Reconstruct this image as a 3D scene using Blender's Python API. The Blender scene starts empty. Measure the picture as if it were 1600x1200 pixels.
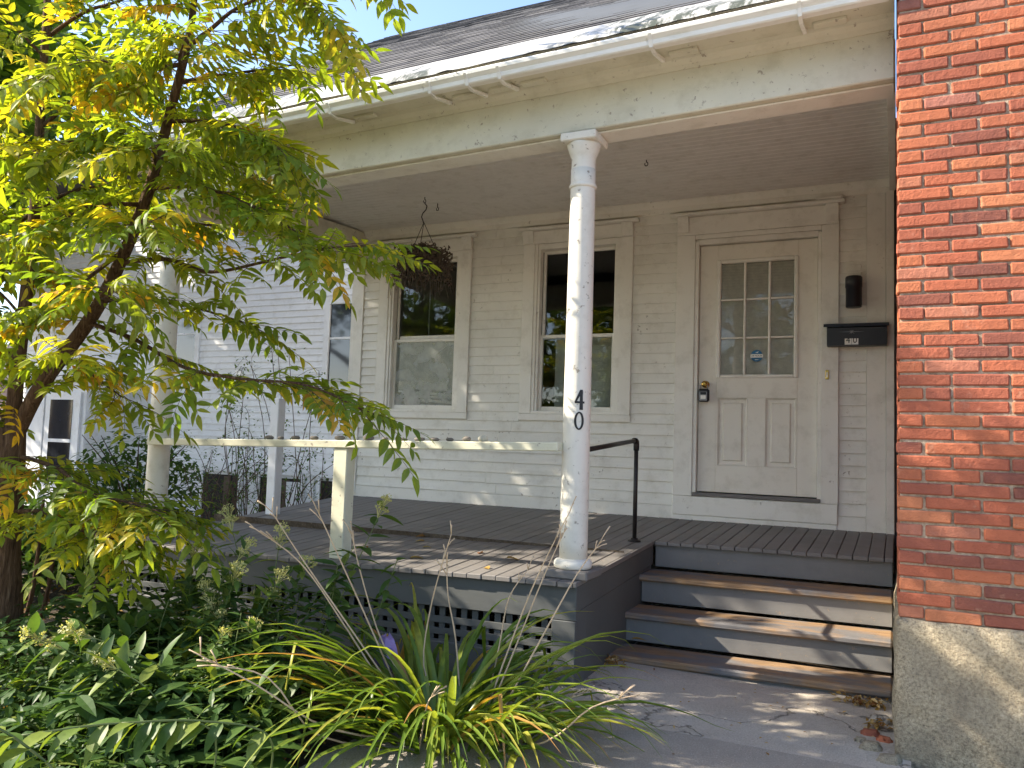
import bpy, math, random
from mathutils import Vector, Matrix, noise
R = math.radians
random.seed(40)
sc = bpy.context.scene
COL = sc.collection

# ------------------------------------------------------------------ camera
CAM = Vector((1.4703, -6.6038, 0.3608))
FW = Vector((-0.43110455, 0.89951543, 0.07085808))
RT = Vector((0.90230107, 0.42988413, 0.03244076))
UP = Vector((0.0012798, -0.07792068, 0.99695874))
FPX = 1259.27
cd = bpy.data.cameras.new('camera')
cd.sensor_fit = 'HORIZONTAL'
cd.sensor_width = 36.0
cd.lens = 36.0 * FPX / 1600.0
cd.clip_start = 0.05
cd.clip_end = 500
cam = bpy.data.objects.new('camera', cd)
COL.objects.link(cam)
m = Matrix((RT, UP, -FW)).transposed().to_4x4()
m.translation = CAM
cam.matrix_world = m
sc.camera = cam

# ------------------------------------------------------------------ light
AZ, EL = R(22.0), R(37.0)          # sun comes from the left, a little from the front
SUN = Vector((-math.cos(EL) * math.cos(AZ), -math.cos(EL) * math.sin(AZ), math.sin(EL)))
w = bpy.data.worlds.new('World')
sc.world = w
w.use_nodes = True
nt = w.node_tree
bg = nt.nodes['Background']
sky = nt.nodes.new('ShaderNodeTexSky')
sky.sky_type = 'NISHITA'
sky.sun_disc = False
sky.sun_elevation = EL
sky.sun_rotation = math.atan2(SUN.x, SUN.y)
sky.air_density = 0.85
sky.dust_density = 1.0
sky.ozone_density = 1.1
nt.links.new(sky.outputs[0], bg.inputs[0])
bg.inputs[1].default_value = 0.15
sd = bpy.data.lights.new('sun', 'SUN')
sd.energy = 4.4
sd.angle = R(0.53)
sd.color = (1.0, 0.89, 0.73)
so = bpy.data.objects.new('sun', sd)
COL.objects.link(so)
so.rotation_euler = (-SUN).to_track_quat('-Z', 'Y').to_euler()
so.location = (-8, -6, 9)
vs = sc.view_settings
vs.view_transform = 'Standard'
vs.look = 'None'
vs.gamma = 1.0
vs.exposure = 1.58
sc.cycles.max_bounces = 10
sc.cycles.diffuse_bounces = 6
sc.cycles.transparent_max_bounces = 12

# ------------------------------------------------------------------ helpers
def at(px, py, d):
    """a point of the place, given where it is seen and how many metres away it stands"""
    return CAM + d * (FW + (px - 800) / FPX * RT - (py - 600) / FPX * UP)

def U(a, b):
    return random.uniform(a, b)

class B:
    def __init__(s):
        s.v, s.f, s.m, s.t = [], [], [], []
        s.cur = 0
        s.tint = 0.5
    def face(s, idx):
        s.f.append(tuple(idx)); s.m.append(s.cur); s.t.append(s.tint)
    def quad(s, pts):
        n = len(s.v); s.v += [Vector(p) for p in pts]; s.face(range(n, n + len(pts)))
    def convex(s, vs_, fs, fn=None):
        c = sum(vs_, Vector()) / len(vs_)
        n = len(s.v)
        for f in fs:
            a, b_, d = vs_[f[0]], vs_[f[1]], vs_[f[2]]
            fc = sum((vs_[i] for i in f), Vector()) / len(f)
            if (b_ - a).cross(d - a).dot(fc - c) < 0:
                f = tuple(reversed(f))
            s.face([n + i for i in f])
        s.v += [Vector(fn(p)) if fn else p for p in vs_]
        return s
    def box(s, x0, x1, y0, y1, z0, z1, b=0.003, fn=None):
        lo, hi = (min(x0, x1), min(y0, y1), min(z0, z1)), (max(x0, x1), max(y0, y1), max(z0, z1))
        b = min(b, *[(hi[i] - lo[i]) * 0.45 for i in range(3)])
        vv, ix = [], {}
        for sx in (0, 1):
            for sy in (0, 1):
                for sz in (0, 1):
                    for k in range(3):
                        p = []
                        for i, sg in enumerate((sx, sy, sz)):
                            val = hi[i] if sg else lo[i]
                            if i != k: val += -b if sg else b
                            p.append(val)
                        ix[(sx, sy, sz, k)] = len(vv)
                        vv.append(Vector(p))
        fs = []
        for k in range(3):
            o = [i for i in range(3) if i != k]
            for sg in (0, 1):
                q = []
                for a, c in ((0, 0), (1, 0), (1, 1), (0, 1)):
                    t = [0, 0, 0]; t[k] = sg; t[o[0]] = a; t[o[1]] = c
                    q.append(ix[(*t, k)])
                fs.append(q)
            for a in (0, 1):
                for c in (0, 1):
                    t0 = [0, 0, 0]; t0[o[0]] = a; t0[o[1]] = c
                    t1 = list(t0); t1[k] = 1
                    fs.append([ix[(*t0, o[0])], ix[(*t0, o[1])], ix[(*t1, o[1])], ix[(*t1, o[0])]])
        for sx in (0, 1):
            for sy in (0, 1):
                for sz in (0, 1):
                    fs.append([ix[(sx, sy, sz, k)] for k in range(3)])
        return s.convex(vv, fs, fn)
    def prism(s, prof, x0, x1, fn=None, cap=True):
        """profile of (y, z) points drawn out along x"""
        n = len(s.v); k = len(prof)
        for x in (x0, x1):
            for (y, z) in prof:
                p = Vector((x, y, z)); s.v.append(Vector(fn(p)) if fn else p)
        for i in range(k):
            j = (i + 1) % k
            s.face([n + i, n + j, n + k + j, n + k + i])
        if cap:
            s.face([n + i for i in reversed(range(k))]); s.face([n + k + i for i in range(k)])
        return s
    def tube(s, pts, rad, n=6, cap=True):
        pts = [Vector(p) for p in pts]
        if not hasattr(rad, '__len__'): rad = [rad] * len(pts)
        base = len(s.v); ref = None
        for i, p in enumerate(pts):
            d = (pts[min(i + 1, len(pts) - 1)] - pts[max(i - 1, 0)]).normalized()
            if ref is None: ref = d.orthogonal().normalized()
            ref = (ref - d * ref.dot(d)).normalized()
            b_ = d.cross(ref)
            for k in range(n):
                a = 2 * math.pi * k / n
                s.v.append(p + (ref * math.cos(a) + b_ * math.sin(a)) * rad[i])
        for i in range(len(pts) - 1):
            for k in range(n):
                a, b2 = base + i * n + k, base + i * n + (k + 1) % n
                s.face([a, b2, b2 + n, a + n])
        if cap:
            s.face([base + k for k in reversed(range(n))])
            e = base + (len(pts) - 1) * n
            s.face([e + k for k in range(n)])
        return s
    def lathe(s, prof, c, n=28, fn=None):
        """profile of (radius, z) turned round the upright through c"""
        base = len(s.v)
        for (r_, z) in prof:
            for k in range(n):
                a = 2 * math.pi * k / n
                p = Vector((c[0] + r_ * math.cos(a), c[1] + r_ * math.sin(a), c[2] + z))
                s.v.append(Vector(fn(p)) if fn else p)
        for i in range(len(prof) - 1):
            for k in range(n):
                a, b2 = base + i * n + k, base + i * n + (k + 1) % n
                s.face([a, b2, b2 + n, a + n])
        s.face([base + k for k in reversed(range(n))])
        e = base + (len(prof) - 1) * n
        s.face([e + k for k in range(n)])
        return s
    def mesh(s, name, mats, smooth=False):
        me = bpy.data.meshes.new(name)
        me.from_pydata([tuple(p) for p in s.v], [], s.f)
        if not isinstance(mats, (list, tuple)): mats = [mats]
        for mt in mats: me.materials.append(mt)
        if len(mats) > 1: me.polygons.foreach_set('material_index', s.m)
        a = me.attributes.new('tint', 'FLOAT', 'FACE')
        a.data.foreach_set('value', s.t)
        if smooth: me.polygons.foreach_set('use_smooth', [True] * len(me.polygons))
        me.update()
        return me

LOC = {}
def link(name, me, parent=None, mat=None):
    o = bpy.data.objects.new(name, me)
    COL.objects.link(o)
    if parent is not None:
        o.parent = parent
        if parent.name in LOC: o.matrix_parent_inverse = Matrix.Translation(-LOC[parent.name])
    if mat is not None: o.matrix_basis = mat
    return o
def obj(name, b, mats, parent=None, smooth=False, label=None):
    o = link(name, b.mesh(name, mats, smooth), parent)
    if label: o['label'] = label
    return o
def tag(o, label, cat, group=None, kind=None):
    o['label'] = label; o['category'] = cat
    if group: o['group'] = group
    if kind: o['kind'] = kind
    return o
def thing(name, label, cat, loc=(0, 0, 0), group=None):
    o = bpy.data.objects.new(name, None)
    o.empty_display_size = 0.1
    COL.objects.link(o); o.location = loc
    LOC[o.name] = Vector(loc)
    return tag(o, label, cat, group)
def struct(name, b, mat, smooth=False):
    o = obj(name, b, mat, None, smooth); o['kind'] = 'structure'; return o
def BOX(*a, **k): return B().box(*a, **k)
def text_mesh(body, size, name, mat, ext=0.0006):
    cu = bpy.data.curves.new('t', 'FONT'); cu.body = body; cu.size = size
    cu.align_x = 'CENTER'; cu.align_y = 'CENTER'; cu.extrude = ext; cu.resolution_u = 3
    o = bpy.data.objects.new('t', cu); COL.objects.link(o)
    dg = bpy.context.evaluated_depsgraph_get()
    me = bpy.data.meshes.new_from_object(o.evaluated_get(dg))
    bpy.data.objects.remove(o); bpy.data.curves.remove(cu)
    me.name = name; me.materials.clear(); me.materials.append(mat)
    return me
FACE_FRONT = Matrix.Rotation(math.pi / 2, 4, 'X')      # text in the xy plane -> upright, facing -y

# ------------------------------------------------------------------ materials
class M:
    def __init__(s, name):
        s.m = bpy.data.materials.new(name); s.m.use_nodes = True
        s.nt = s.m.node_tree; s.p = s.nt.nodes['Principled BSDF']
        s.out = s.nt.nodes['Material Output']
        s._co = None
    def n(s, t, **k):
        nd = s.nt.nodes.new(t)
        for a, v in k.items(): setattr(nd, a, v)
        return nd
    def l(s, a, b): s.nt.links.new(a, b)
    def co(s):
        if not s._co:
            g = s.n('ShaderNodeNewGeometry'); s._co = g.outputs['Position']
        return s._co
    def map(s, scale):
        mp = s.n('ShaderNodeMapping'); mp.inputs['Scale'].default_value = scale
        s.l(s.co(), mp.inputs[0]); return mp.outputs[0]
    def noise(s, scale, detail=4, rough=0.55, vec=None, dist=0):
        nd = s.n('ShaderNodeTexNoise'); nd.inputs['Scale'].default_value = scale
        nd.inputs['Detail'].default_value = detail; nd.inputs['Roughness'].default_value = rough
        nd.inputs['Distortion'].default_value = dist
        s.l(vec if vec else s.co(), nd.inputs['Vector']); return nd.outputs[0]
    def ramp(s, fac, stops):
        r = s.n('ShaderNodeValToRGB'); e = r.color_ramp.elements
        while len(e) < len(stops): e.new(0.5)
        for i, (p, c) in enumerate(stops):
            e[i].position = p
            e[i].color = (*c, 1) if hasattr(c, '__len__') else (c, c, c, 1)
        s.l(fac, r.inputs[0]); return r.outputs[0]
    def mix(s, fac, a, b, mode='MIX'):
        x = s.n('ShaderNodeMix', data_type='RGBA', blend_type=mode)
        for i, v in ((0, fac), (6, a), (7, b)):
            if hasattr(v, 'links'): s.l(v, x.inputs[i])
            elif hasattr(v, '__len__'): x.inputs[i].default_value = (*v, 1)
            else: x.inputs[i].default_value = v if i == 0 else (v, v, v, 1)
        return x.outputs[2]
    def math(s, op, a, b=0.0):
        x = s.n('ShaderNodeMath', operation=op)
        for i, v in ((0, a), (1, b)):
            if hasattr(v, 'links'): s.l(v, x.inputs[i])
            else: x.inputs[i].default_value = v
        return x.outputs[0]
    def bump(s, h, strength=0.3, dist=0.01):
        b = s.n('ShaderNodeBump'); b.inputs['Strength'].default_value = strength
        b.inputs['Distance'].default_value = dist
        s.l(h, b.inputs['Height']); s.l(b.outputs[0], s.p.inputs['Normal'])
    def base(s, c, rough=0.6, spec=0.3, metal=0.0):
        if hasattr(c, 'links'): s.l(c, s.p.inputs['Base Color'])
        else: s.p.inputs['Base Color'].default_value = (*c, 1)
        if hasattr(rough, 'links'): s.l(rough, s.p.inputs['Roughness'])
        else: s.p.inputs['Roughness'].default_value = rough
        s.p.inputs['Specular IOR Level'].default_value = spec
        s.p.inputs['Metallic'].default_value = metal
        return s.m
    def rand(s): return s.n('ShaderNodeObjectInfo').outputs['Random']
    def tint(s):
        a = s.n('ShaderNodeAttribute'); a.attribute_name = 'tint'; return a.outputs['Fac']

def paint(name, col, chip=(0.34, 0.30, 0.24), amount=0.30, grain=(2, 60, 60), rough=0.55, vary=0.12, dirt=(0.45, 0.42, 0.33)):
    """old weathered paint: brush grain, grime, flakes off to the wood"""
    k = M(name)
    c = k.mix(k.ramp(k.noise(1.7, 5), [(0.35, 0.0), (0.75, 1.0)]), col, tuple(x * (1 - vary) for x in col))
    c = k.mix(k.math('MULTIPLY', k.ramp(k.noise(7, 6, 0.7), [(0.5, 0.0), (0.8, 1.0)]), 0.45), c, tuple(a * b for a, b in zip(col, dirt)))
    c = k.mix(k.math('MULTIPLY', k.rand(), 0.22), c, tuple(x * 0.75 for x in col))
    g = k.noise(1.0, 4, 0.6, k.map(grain))
    fl = k.math('MULTIPLY', k.ramp(k.noise(26, 5, 0.7), [(0.62, 0.0), (0.66, 1.0)]), k.ramp(k.noise(3.1, 3), [(0.5 + (0.3 - amount), 0.0), (0.62 + (0.3 - amount), 1.0)]))
    c = k.mix(fl, c, chip)
    sp = k.ramp(k.noise(75, 2, 0.5), [(0.735, 0.0), (0.76, 1.0)])
    c = k.mix(k.math('MULTIPLY', sp, 0.35), c, chip)
    h = k.math('SUBTRACT', k.math('ADD', k.math('MULTIPLY', g, 0.6), k.math('MULTIPLY', k.noise(40, 3), 0.5)), fl)
    k.bump(h, 0.32, 0.004)
    return k.base(c, rough, 0.25)

white = paint('white_clapboard_paint', (0.81, 0.79, 0.71))
trimw = paint('white_trim_paint', (0.82, 0.795, 0.715), amount=0.24, grain=(25, 25, 2), vary=0.07)
beamw = paint('crackled_beam_paint', (0.69, 0.66, 0.53), amount=0.42, grain=(5, 70, 70), vary=0.16)
colw = paint('column_paint', (0.78, 0.745, 0.66), amount=0.42, grain=(60, 60, 3), vary=0.1)
railw = paint('rail_paint', (0.70, 0.68, 0.53), amount=0.42, grain=(6, 60, 60), vary=0.2)
ceilw = paint('ceiling_paint', (0.74, 0.715, 0.67), amount=0.2, vary=0.08)
nbrw = paint('neighbour_paint', (0.83, 0.84, 0.86), amount=0.18, vary=0.05)
doorw = paint('door_paint', (0.79, 0.75, 0.655), amount=0.16, grain=(20, 20, 2), vary=0.06, rough=0.42)
deckg = paint('deck_paint', (0.20, 0.187, 0.176), chip=(0.21, 0.19, 0.165), amount=0.42, grain=(70, 3, 70), vary=0.3, dirt=(0.6, 0.58, 0.55))
skirtg = paint('skirt_paint', (0.105, 0.11, 0.108), chip=(0.07, 0.062, 0.055), amount=0.22, grain=(3, 50, 50), vary=0.2, dirt=(0.6, 0.6, 0.55))
riserg = paint('riser_paint', (0.205, 0.202, 0.195), chip=(0.27, 0.22, 0.17), amount=0.46, grain=(3, 60, 60), vary=0.25, dirt=(0.55, 0.55, 0.55))

k = M('worn_tread_wood')
pc = k.ramp(k.noise(2.2, 4, 0.6, k.map((1.2, 3.2, 3.2))), [(0.41, 0.0), (0.58, 1.0)])
wd = k.ramp(k.noise(1.0, 5, 0.65, k.map((4, 90, 90)), 0.5), [(0.25, (0.14, 0.085, 0.045)), (0.6, (0.33, 0.215, 0.12)), (0.85, (0.43, 0.31, 0.19))])
gp = k.mix(k.noise(9, 4), (0.12, 0.12, 0.125), (0.20, 0.19, 0.185))
tc = k.mix(pc, gp, wd)
k.bump(k.noise(1.0, 5, 0.7, k.map((5, 130, 130))), 0.5, 0.006)
treadw = k.base(tc, 0.75, 0.2)

k = M('old_brick')
rr = k.rand()
c = k.ramp(rr, [(0.0, (0.17, 0.07, 0.055)), (0.10, (0.27, 0.09, 0.06)), (0.4, (0.36, 0.11, 0.062)), (0.7, (0.41, 0.138, 0.07)), (0.88, (0.45, 0.17, 0.085)), (1.0, (0.34, 0.14, 0.105))])
ti = k.tint()
c = k.mix(ti, c, k.ramp(k.noise(9, 1), [(0.3, (0.24, 0.085, 0.055)), (0.5, (0.38, 0.12, 0.065)), (0.7, (0.44, 0.15, 0.07))]))
c = k.mix(k.ramp(k.noise(22, 6, 0.7), [(0.5, 0.0), (0.78, 0.6)]), c, (0.30, 0.10, 0.06))
c = k.mix(k.ramp(k.noise(14, 5, 0.7), [(0.62, 0.0), (0.74, 0.45)]), c, (0.52, 0.33, 0.22))
c = k.mix(k.ramp(k.noise(130, 2), [(0.68, 0.0), (0.74, 0.6)]), c, (0.07, 0.03, 0.02))
c = k.mix(k.ramp(k.noise(1.5, 5, 0.7), [(0.5, 0.0), (0.72, 0.45)]), c, (0.16, 0.065, 0.05))
c = k.mix(k.ramp(k.noise(5, 6, 0.75), [(0.6, 0.0), (0.75, 0.35)]), c, (0.60, 0.42, 0.32))
h = k.math('ADD', k.math('MULTIPLY', k.noise(38, 5, 0.7), 1.3), k.math('MULTIPLY', k.noise(170, 3, 0.6), 0.35))
k.bump(h, 0.75, 0.009)
brickm = k.base(c, 0.85, 0.15)

k = M('lime_mortar')
c = k.ramp(k.noise(30, 6, 0.7), [(0.3, (0.16, 0.115, 0.085)), (0.5, (0.38, 0.29, 0.21)), (0.8, (0.62, 0.52, 0.40))])
k.bump(k.noise(70, 5, 0.7), 1.0, 0.012)
mortar = k.base(c, 0.95, 0.1)

k = M('granite')
c = k.ramp(k.noise(85, 4, 0.7), [(0.3, (0.20, 0.165, 0.115)), (0.5, (0.50, 0.42, 0.29)), (0.72, (0.68, 0.59, 0.42))])
c = k.mix(k.ramp(k.noise(3.2, 5, 0.65), [(0.42, 0.0), (0.72, 0.8)]), c, (0.28, 0.24, 0.18))
c = k.mix(k.ramp(k.noise(240, 2), [(0.62, 0.0), (0.68, 0.7)]), c, (0.07, 0.07, 0.065))
k.bump(k.math('ADD', k.noise(55, 6, 0.75), k.math('MULTIPLY', k.noise(160, 3), 0.5)), 1.0, 0.022)
granite = k.base(c, 0.9, 0.2)

def groundmat(name, a, b_, s1, s2, bd, agg=None, crack=False):
    k = M(name)
    c = k.mix(k.ramp(k.noise(s1, 6, 0.65), [(0.3, 0.0), (0.7, 1.0)]), a, b_)
    c = k.mix(k.ramp(k.noise(s2, 3, 0.6), [(0.4, 0.0), (0.7, 0.7)]), c, tuple(x * 0.55 for x in a))
    if agg: c = k.mix(k.ramp(k.noise(s2 * 1.7, 2), [(0.62, 0.0), (0.68, 0.8)]), c, agg)
    hh = k.math('ADD', k.noise(s2, 5, 0.7), k.noise(s1 * 2, 4))
    if crack:
        vo = k.n('ShaderNodeTexVoronoi', feature='DISTANCE_TO_EDGE'); vo.inputs['Scale'].default_value = 0.75
        wv = k.n('ShaderNodeVectorMath', operation='ADD'); k.l(k.co(), wv.inputs[0])
        nz = k.n('ShaderNodeTexNoise'); nz.inputs['Scale'].default_value = 3.5; nz.inputs['Detail'].default_value = 6; k.l(k.co(), nz.inputs['Vector'])
        k.l(nz.outputs['Color'], wv.inputs[1]); k.l(wv.outputs[0], vo.inputs['Vector'])
        cr = k.ramp(vo.outputs['Distance'], [(0.0, 1.0), (0.010, 0.0)])
        c = k.mix(k.math('MULTIPLY', cr, 0.75), c, (0.09, 0.08, 0.065))
        c = k.mix(k.ramp(k.noise(0.9, 6, 0.7), [(0.48, 0.0), (0.68, 0.5)]), c, (0.24, 0.22, 0.19))
        hh = k.math('SUBTRACT', hh, cr)
    k.bump(hh, 0.8, bd)
    return k.base(c, 0.92, 0.15)
concrete = groundmat('old_concrete', (0.60, 0.54, 0.455), (0.45, 0.40, 0.335), 2.6, 110, 0.012, (0.64, 0.59, 0.51), True)
aggregate = groundmat('exposed_aggregate', (0.42, 0.38, 0.32), (0.31, 0.28, 0.24), 2.0, 130, 0.010, (0.55, 0.50, 0.43))
soil = groundmat('garden_soil', (0.085, 0.065, 0.045), (0.15, 0.125, 0.095), 2.5, 45, 0.03, (0.24, 0.19, 0.13))
asphalt = groundmat('asphalt', (0.06, 0.06, 0.06), (0.045, 0.045, 0.045), 1.2, 140, 0.006, (0.12, 0.12, 0.12))

k = M('shingle')
c = k.ramp(k.tint(), [(0.0, (0.075, 0.075, 0.082)), (0.5, (0.13, 0.128, 0.13)), (1.0, (0.20, 0.195, 0.19))])
c = k.mix(k.noise(160, 2), c, (0.08, 0.08, 0.085), 'MULTIPLY') if False else k.mix(k.ramp(k.noise(150, 2), [(0.45, 0.0), (0.7, 0.55)]), c, (0.07, 0.07, 0.075))
k.bump(k.noise(220, 2), 0.5, 0.004)
shingle = k.base(c, 0.9, 0.2)

k = M('flashing_metal')
st = k.math('MULTIPLY', k.ramp(k.noise(9, 6, 0.75, k.map((1.6, 0.5, 0.5))), [(0.44, 0.0), (0.56, 1.0)]), k.ramp(k.noise(1.1, 3), [(0.42, 0.0), (0.56, 1.0)]))
c = k.mix(st, k.mix(k.noise(5, 4), (0.56, 0.55, 0.52), (0.40, 0.39, 0.36)), (0.07, 0.075, 0.045))
k.bump(k.noise(6, 3), 0.2, 0.02)
flash = k.base(c, 0.45, 0.4)

k = M('gutter_enamel')
c = k.mix(k.ramp(k.noise(7, 5, 0.7, k.map((0.6, 3, 3))), [(0.5, 0.0), (0.8, 0.6)]), (0.80, 0.79, 0.74), (0.45, 0.43, 0.33))
gutterm = k.base(c, 0.35, 0.45)

def plain(name, col, rough=0.5, metal=0.0, var=0.25, scale=20, spec=0.4, bumps=0.15):
    k = M(name)
    c = k.mix(k.ramp(k.noise(scale, 4, 0.65), [(0.3, 0.0), (0.75, 1.0)]), col, tuple(x * (1 - var) for x in col))
    k.bump(k.noise(scale * 3, 3), bumps, 0.003)
    return k.base(c, rough, spec, metal)
blackp = plain('black_enamel', (0.014, 0.016, 0.022), 0.38)
ironp = plain('black_pipe', (0.035, 0.032, 0.03), 0.45, 0.4, 0.5, 30)
rust = plain('rusty_hook', (0.035, 0.025, 0.02), 0.7, 0.3)
brass = plain('brass', (0.62, 0.42, 0.12), 0.25, 1.0)
greyp = plain('grey_plastic', (0.30, 0.31, 0.33), 0.4)
stickw = plain('plate_white', (0.85, 0.84, 0.79), 0.5, 0, 0.05)
stickb = plain('sticker_blue', (0.03, 0.16, 0.32), 0.5)
numk = plain('number_black', (0.012, 0.011, 0.012), 0.45)
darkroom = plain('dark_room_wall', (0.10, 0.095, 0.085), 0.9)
blindm = plain('blind_slat', (0.78, 0.76, 0.68), 0.6)
pinkm = plain('mauve_wall', (0.46, 0.33, 0.33), 0.85, 0, 0.2, 5)
purple = plain('purple_foil', (0.33, 0.22, 0.48), 0.4, 0, 0.3, 12, 0.5, 0.6)
stonem = plain('beach_stone', (0.20, 0.18, 0.155), 0.75, 0, 0.5, 40)
stonep = plain('pale_stone', (0.48, 0.46, 0.38), 0.75, 0, 0.4, 40)
barkm = M('bark')
hb = barkm.noise(1.0, 5, 0.7, barkm.map((70, 70, 9)), 0.8)
barkm.bump(hb, 1.0, 0.02)
bark = barkm.base(barkm.ramp(hb, [(0.3, (0.045, 0.026, 0.016)), (0.55, (0.14, 0.085, 0.052)), (0.8, (0.25, 0.17, 0.115))]), 0.9, 0.1)
twigm = plain('twig', (0.09, 0.055, 0.035), 0.8)
strawm = plain('dry_stalk', (0.62, 0.47, 0.31), 0.8, 0, 0.35, 14)
deadm = plain('dead_leaf', (0.115, 0.085, 0.06), 0.85, 0, 0.5, 30)
stemg = plain('green_stem', (0.13, 0.17, 0.05), 0.6)

def leafmat(name, stops, trans=0.45, spots=0.5, gloss=0.45, vein=60, tmul=(2.0, 1.9, 0.6)):
    k = M(name)
    k.nt.nodes.remove(k.p)
    c = k.ramp(k.tint(), stops)
    c = k.mix(k.ramp(k.noise(vein, 3, 0.6), [(0.35, 0.0), (0.75, 0.35)]), c, tuple(x * 0.55 for x in stops[0][1]))
    sp = k.math('MULTIPLY', k.ramp(k.noise(85, 2), [(0.66, 0.0), (0.70, 1.0)]), spots)
    c = k.mix(sp, c, (0.12, 0.06, 0.015))
    d = k.n('ShaderNodeBsdfDiffuse'); t = k.n('ShaderNodeBsdfTranslucent'); g = k.n('ShaderNodeBsdfGlossy')
    k.l(c, d.inputs[0])
    k.l(k.mix(1.0, c, tmul, 'MULTIPLY'), t.inputs[0])
    g.inputs['Roughness'].default_value = gloss; g.inputs[0].default_value = (1, 1, 1, 1)
    m1 = k.n('ShaderNodeMixShader'); m1.inputs[0].default_value = trans
    k.l(d.outputs[0], m1.inputs[1]); k.l(t.outputs[0], m1.inputs[2])
    m2 = k.n('ShaderNodeMixShader')
    m2.inputs[0].default_value = 0.022
    k.l(m1.outputs[0], m2.inputs[1]); k.l(g.outputs[0], m2.inputs[2])
    k.l(m2.outputs[0], k.out.inputs[0])
    return k.m
treeleaf = leafmat('tree_leaf', [(0.0, (0.10, 0.175, 0.022)), (0.45, (0.22, 0.28, 0.028)), (0.72, (0.40, 0.37, 0.03)), (0.9, (0.56, 0.36, 0.03)), (1.0, (0.42, 0.22, 0.03))], 0.55)
shadeleaf = leafmat('street_tree_leaf', [(0.0, (0.06, 0.12, 0.02)), (1.0, (0.16, 0.22, 0.03))], 0.4, 0.2)
bushleaf = leafmat('bush_leaf', [(0.0, (0.045, 0.095, 0.025)), (0.6, (0.085, 0.15, 0.035)), (1.0, (0.20, 0.25, 0.05))], 0.32, 0.15, 0.45, 40)
lilyleaf = leafmat('lily_blade', [(0.0, (0.06, 0.13, 0.025)), (0.55, (0.14, 0.22, 0.035)), (0.85, (0.28, 0.33, 0.06)), (0.93, (0.50, 0.36, 0.07)), (1.0, (0.45, 0.24, 0.09))], 0.35, 0.1, 0.3, 30)
flowerm = leafmat('seed_head', [(0.0, (0.30, 0.33, 0.12)), (1.0, (0.62, 0.58, 0.30))], 0.3, 0.1)
litterm = leafmat('fallen_leaf', [(0.0, (0.16, 0.07, 0.03)), (0.5, (0.40, 0.25, 0.06)), (1.0, (0.52, 0.44, 0.28))], 0.2, 0.5)

def glass(name, wrinkle=0.0, tintc=(0.86, 0.89, 0.87), refl=1.0):
    k = M(name); k.nt.nodes.remove(k.p)
    tr = k.n('ShaderNodeBsdfTransparent'); tr.inputs[0].default_value = (*tintc, 1)
    gl = k.n('ShaderNodeBsdfGlossy'); gl.inputs['Roughness'].default_value = 0.015 + wrinkle * 0.1
    fr = k.n('ShaderNodeFresnel'); fr.inputs[0].default_value = 1.55
    b = k.n('ShaderNodeBump'); b.inputs['Strength'].default_value = 0.06 + wrinkle; b.inputs['Distance'].default_value = 0.01
    k.l(k.noise(5 if not wrinkle else 9, 3, 0.55, k.map((1, 1, 1)) if not wrinkle else k.map((1.5, 1, 0.8)), wrinkle * 3), b.inputs['Height'])
    k.l(b.outputs[0], gl.inputs['Normal']); k.l(b.outputs[0], fr.inputs['Normal'])
    mx = k.n('ShaderNodeMixShader')
    k.l(k.math('MULTIPLY', fr.outputs[0], 1.5 * refl), mx.inputs[0])
    k.l(tr.outputs[0], mx.inputs[1]); k.l(gl.outputs[0], mx.inputs[2])
    fin = mx.outputs[0]
    if wrinkle:      # the plastic sheet is slightly milky
        df = k.n('ShaderNodeBsdfDiffuse'); df.inputs[0].default_value = (0.78, 0.80, 0.76, 1)
        m3 = k.n('ShaderNodeMixShader'); k.l(k.ramp(k.noise(7, 4, 0.6), [(0.3, 0.12), (0.7, 0.42)]), m3.inputs[0])
        k.l(fin, m3.inputs[1]); k.l(df.outputs[0], m3.inputs[2]); fin = m3.outputs[0]
    k.l(fin, k.out.inputs[0])
    return k.m
pane = glass('window_glass')
doorpane = glass('door_glass', 0.0, (0.9, 0.9, 0.87), 0.55)
film = glass('plastic_film_glass', 0.35, (0.92, 0.95, 0.92))
screen = plain('insect_screen', (0.03, 0.03, 0.03), 0.9)

# ------------------------------------------------------------------ measures of the place
XL, XR, XS = -3.51, 1.45, -0.016          # house left corner, porch right end, stair left side
ZF, ZC, G = -0.2225, 2.42, -0.90           # deck at the wall, ceiling, ground
DF, DS = -2.66, -1.184                     # deck front edge, deck edge above the stairs
def zd(x, y): return y * 0.0387 + 0.0207 * (x - XR) * min(1.0, -y / 2.5)      # the old porch has settled
def deckfn(p): return Vector((p.x, p.y, p.z + zd(p.x, p.y)))
def zb(x): return 0.0228 * (x - XR)
def beamfn(p): return Vector((p.x, p.y, p.z + zb(p.x)))

# ------------------------------------------------------------------ ground
b = B(); n = 60
for i in range(n + 1):
    for j in range(n + 1):
        x = -12 + 24 * i / n; y = -12 + 20 * j / n
        edge = max(abs(x) - 11, 0, y - 7, -11 - y)
        b.v.append(Vector((x, y, G - 0.03 + 0.035 * noise.noise(Vector((x * 1.3, y * 1.3, 0))))))
for i in range(n):
    for j in range(n):
        a = i * (n + 1) + j
        b.face([a, a + n + 1, a + n + 2, a + 1])
struct('ground', b, soil, True)
b = B(); b.quad([(-200, -200, G - 0.12), (200, -200, G - 0.12), (200, 200, G - 0.12), (-200, 200, G - 0.12)])
struct('far_ground', b, soil)
b = B()
NX, NY = 34, 44
for i in range(NX + 1):
    for j in range(NY + 1):
        x = -0.20 + 1.72 * i / NX; y = -4.0 + 2.55 * j / NY
        x2 = x + (0.05 * noise.noise(Vector((0, y * 4, 3))) if i == 0 else 0)
        b.v.append(Vector((x2, y, G + 0.012 + 0.012 * noise.noise(Vector((x * 2.2, y * 2.2, 7))) - (0.03 if i in (0,) else 0))))
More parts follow.
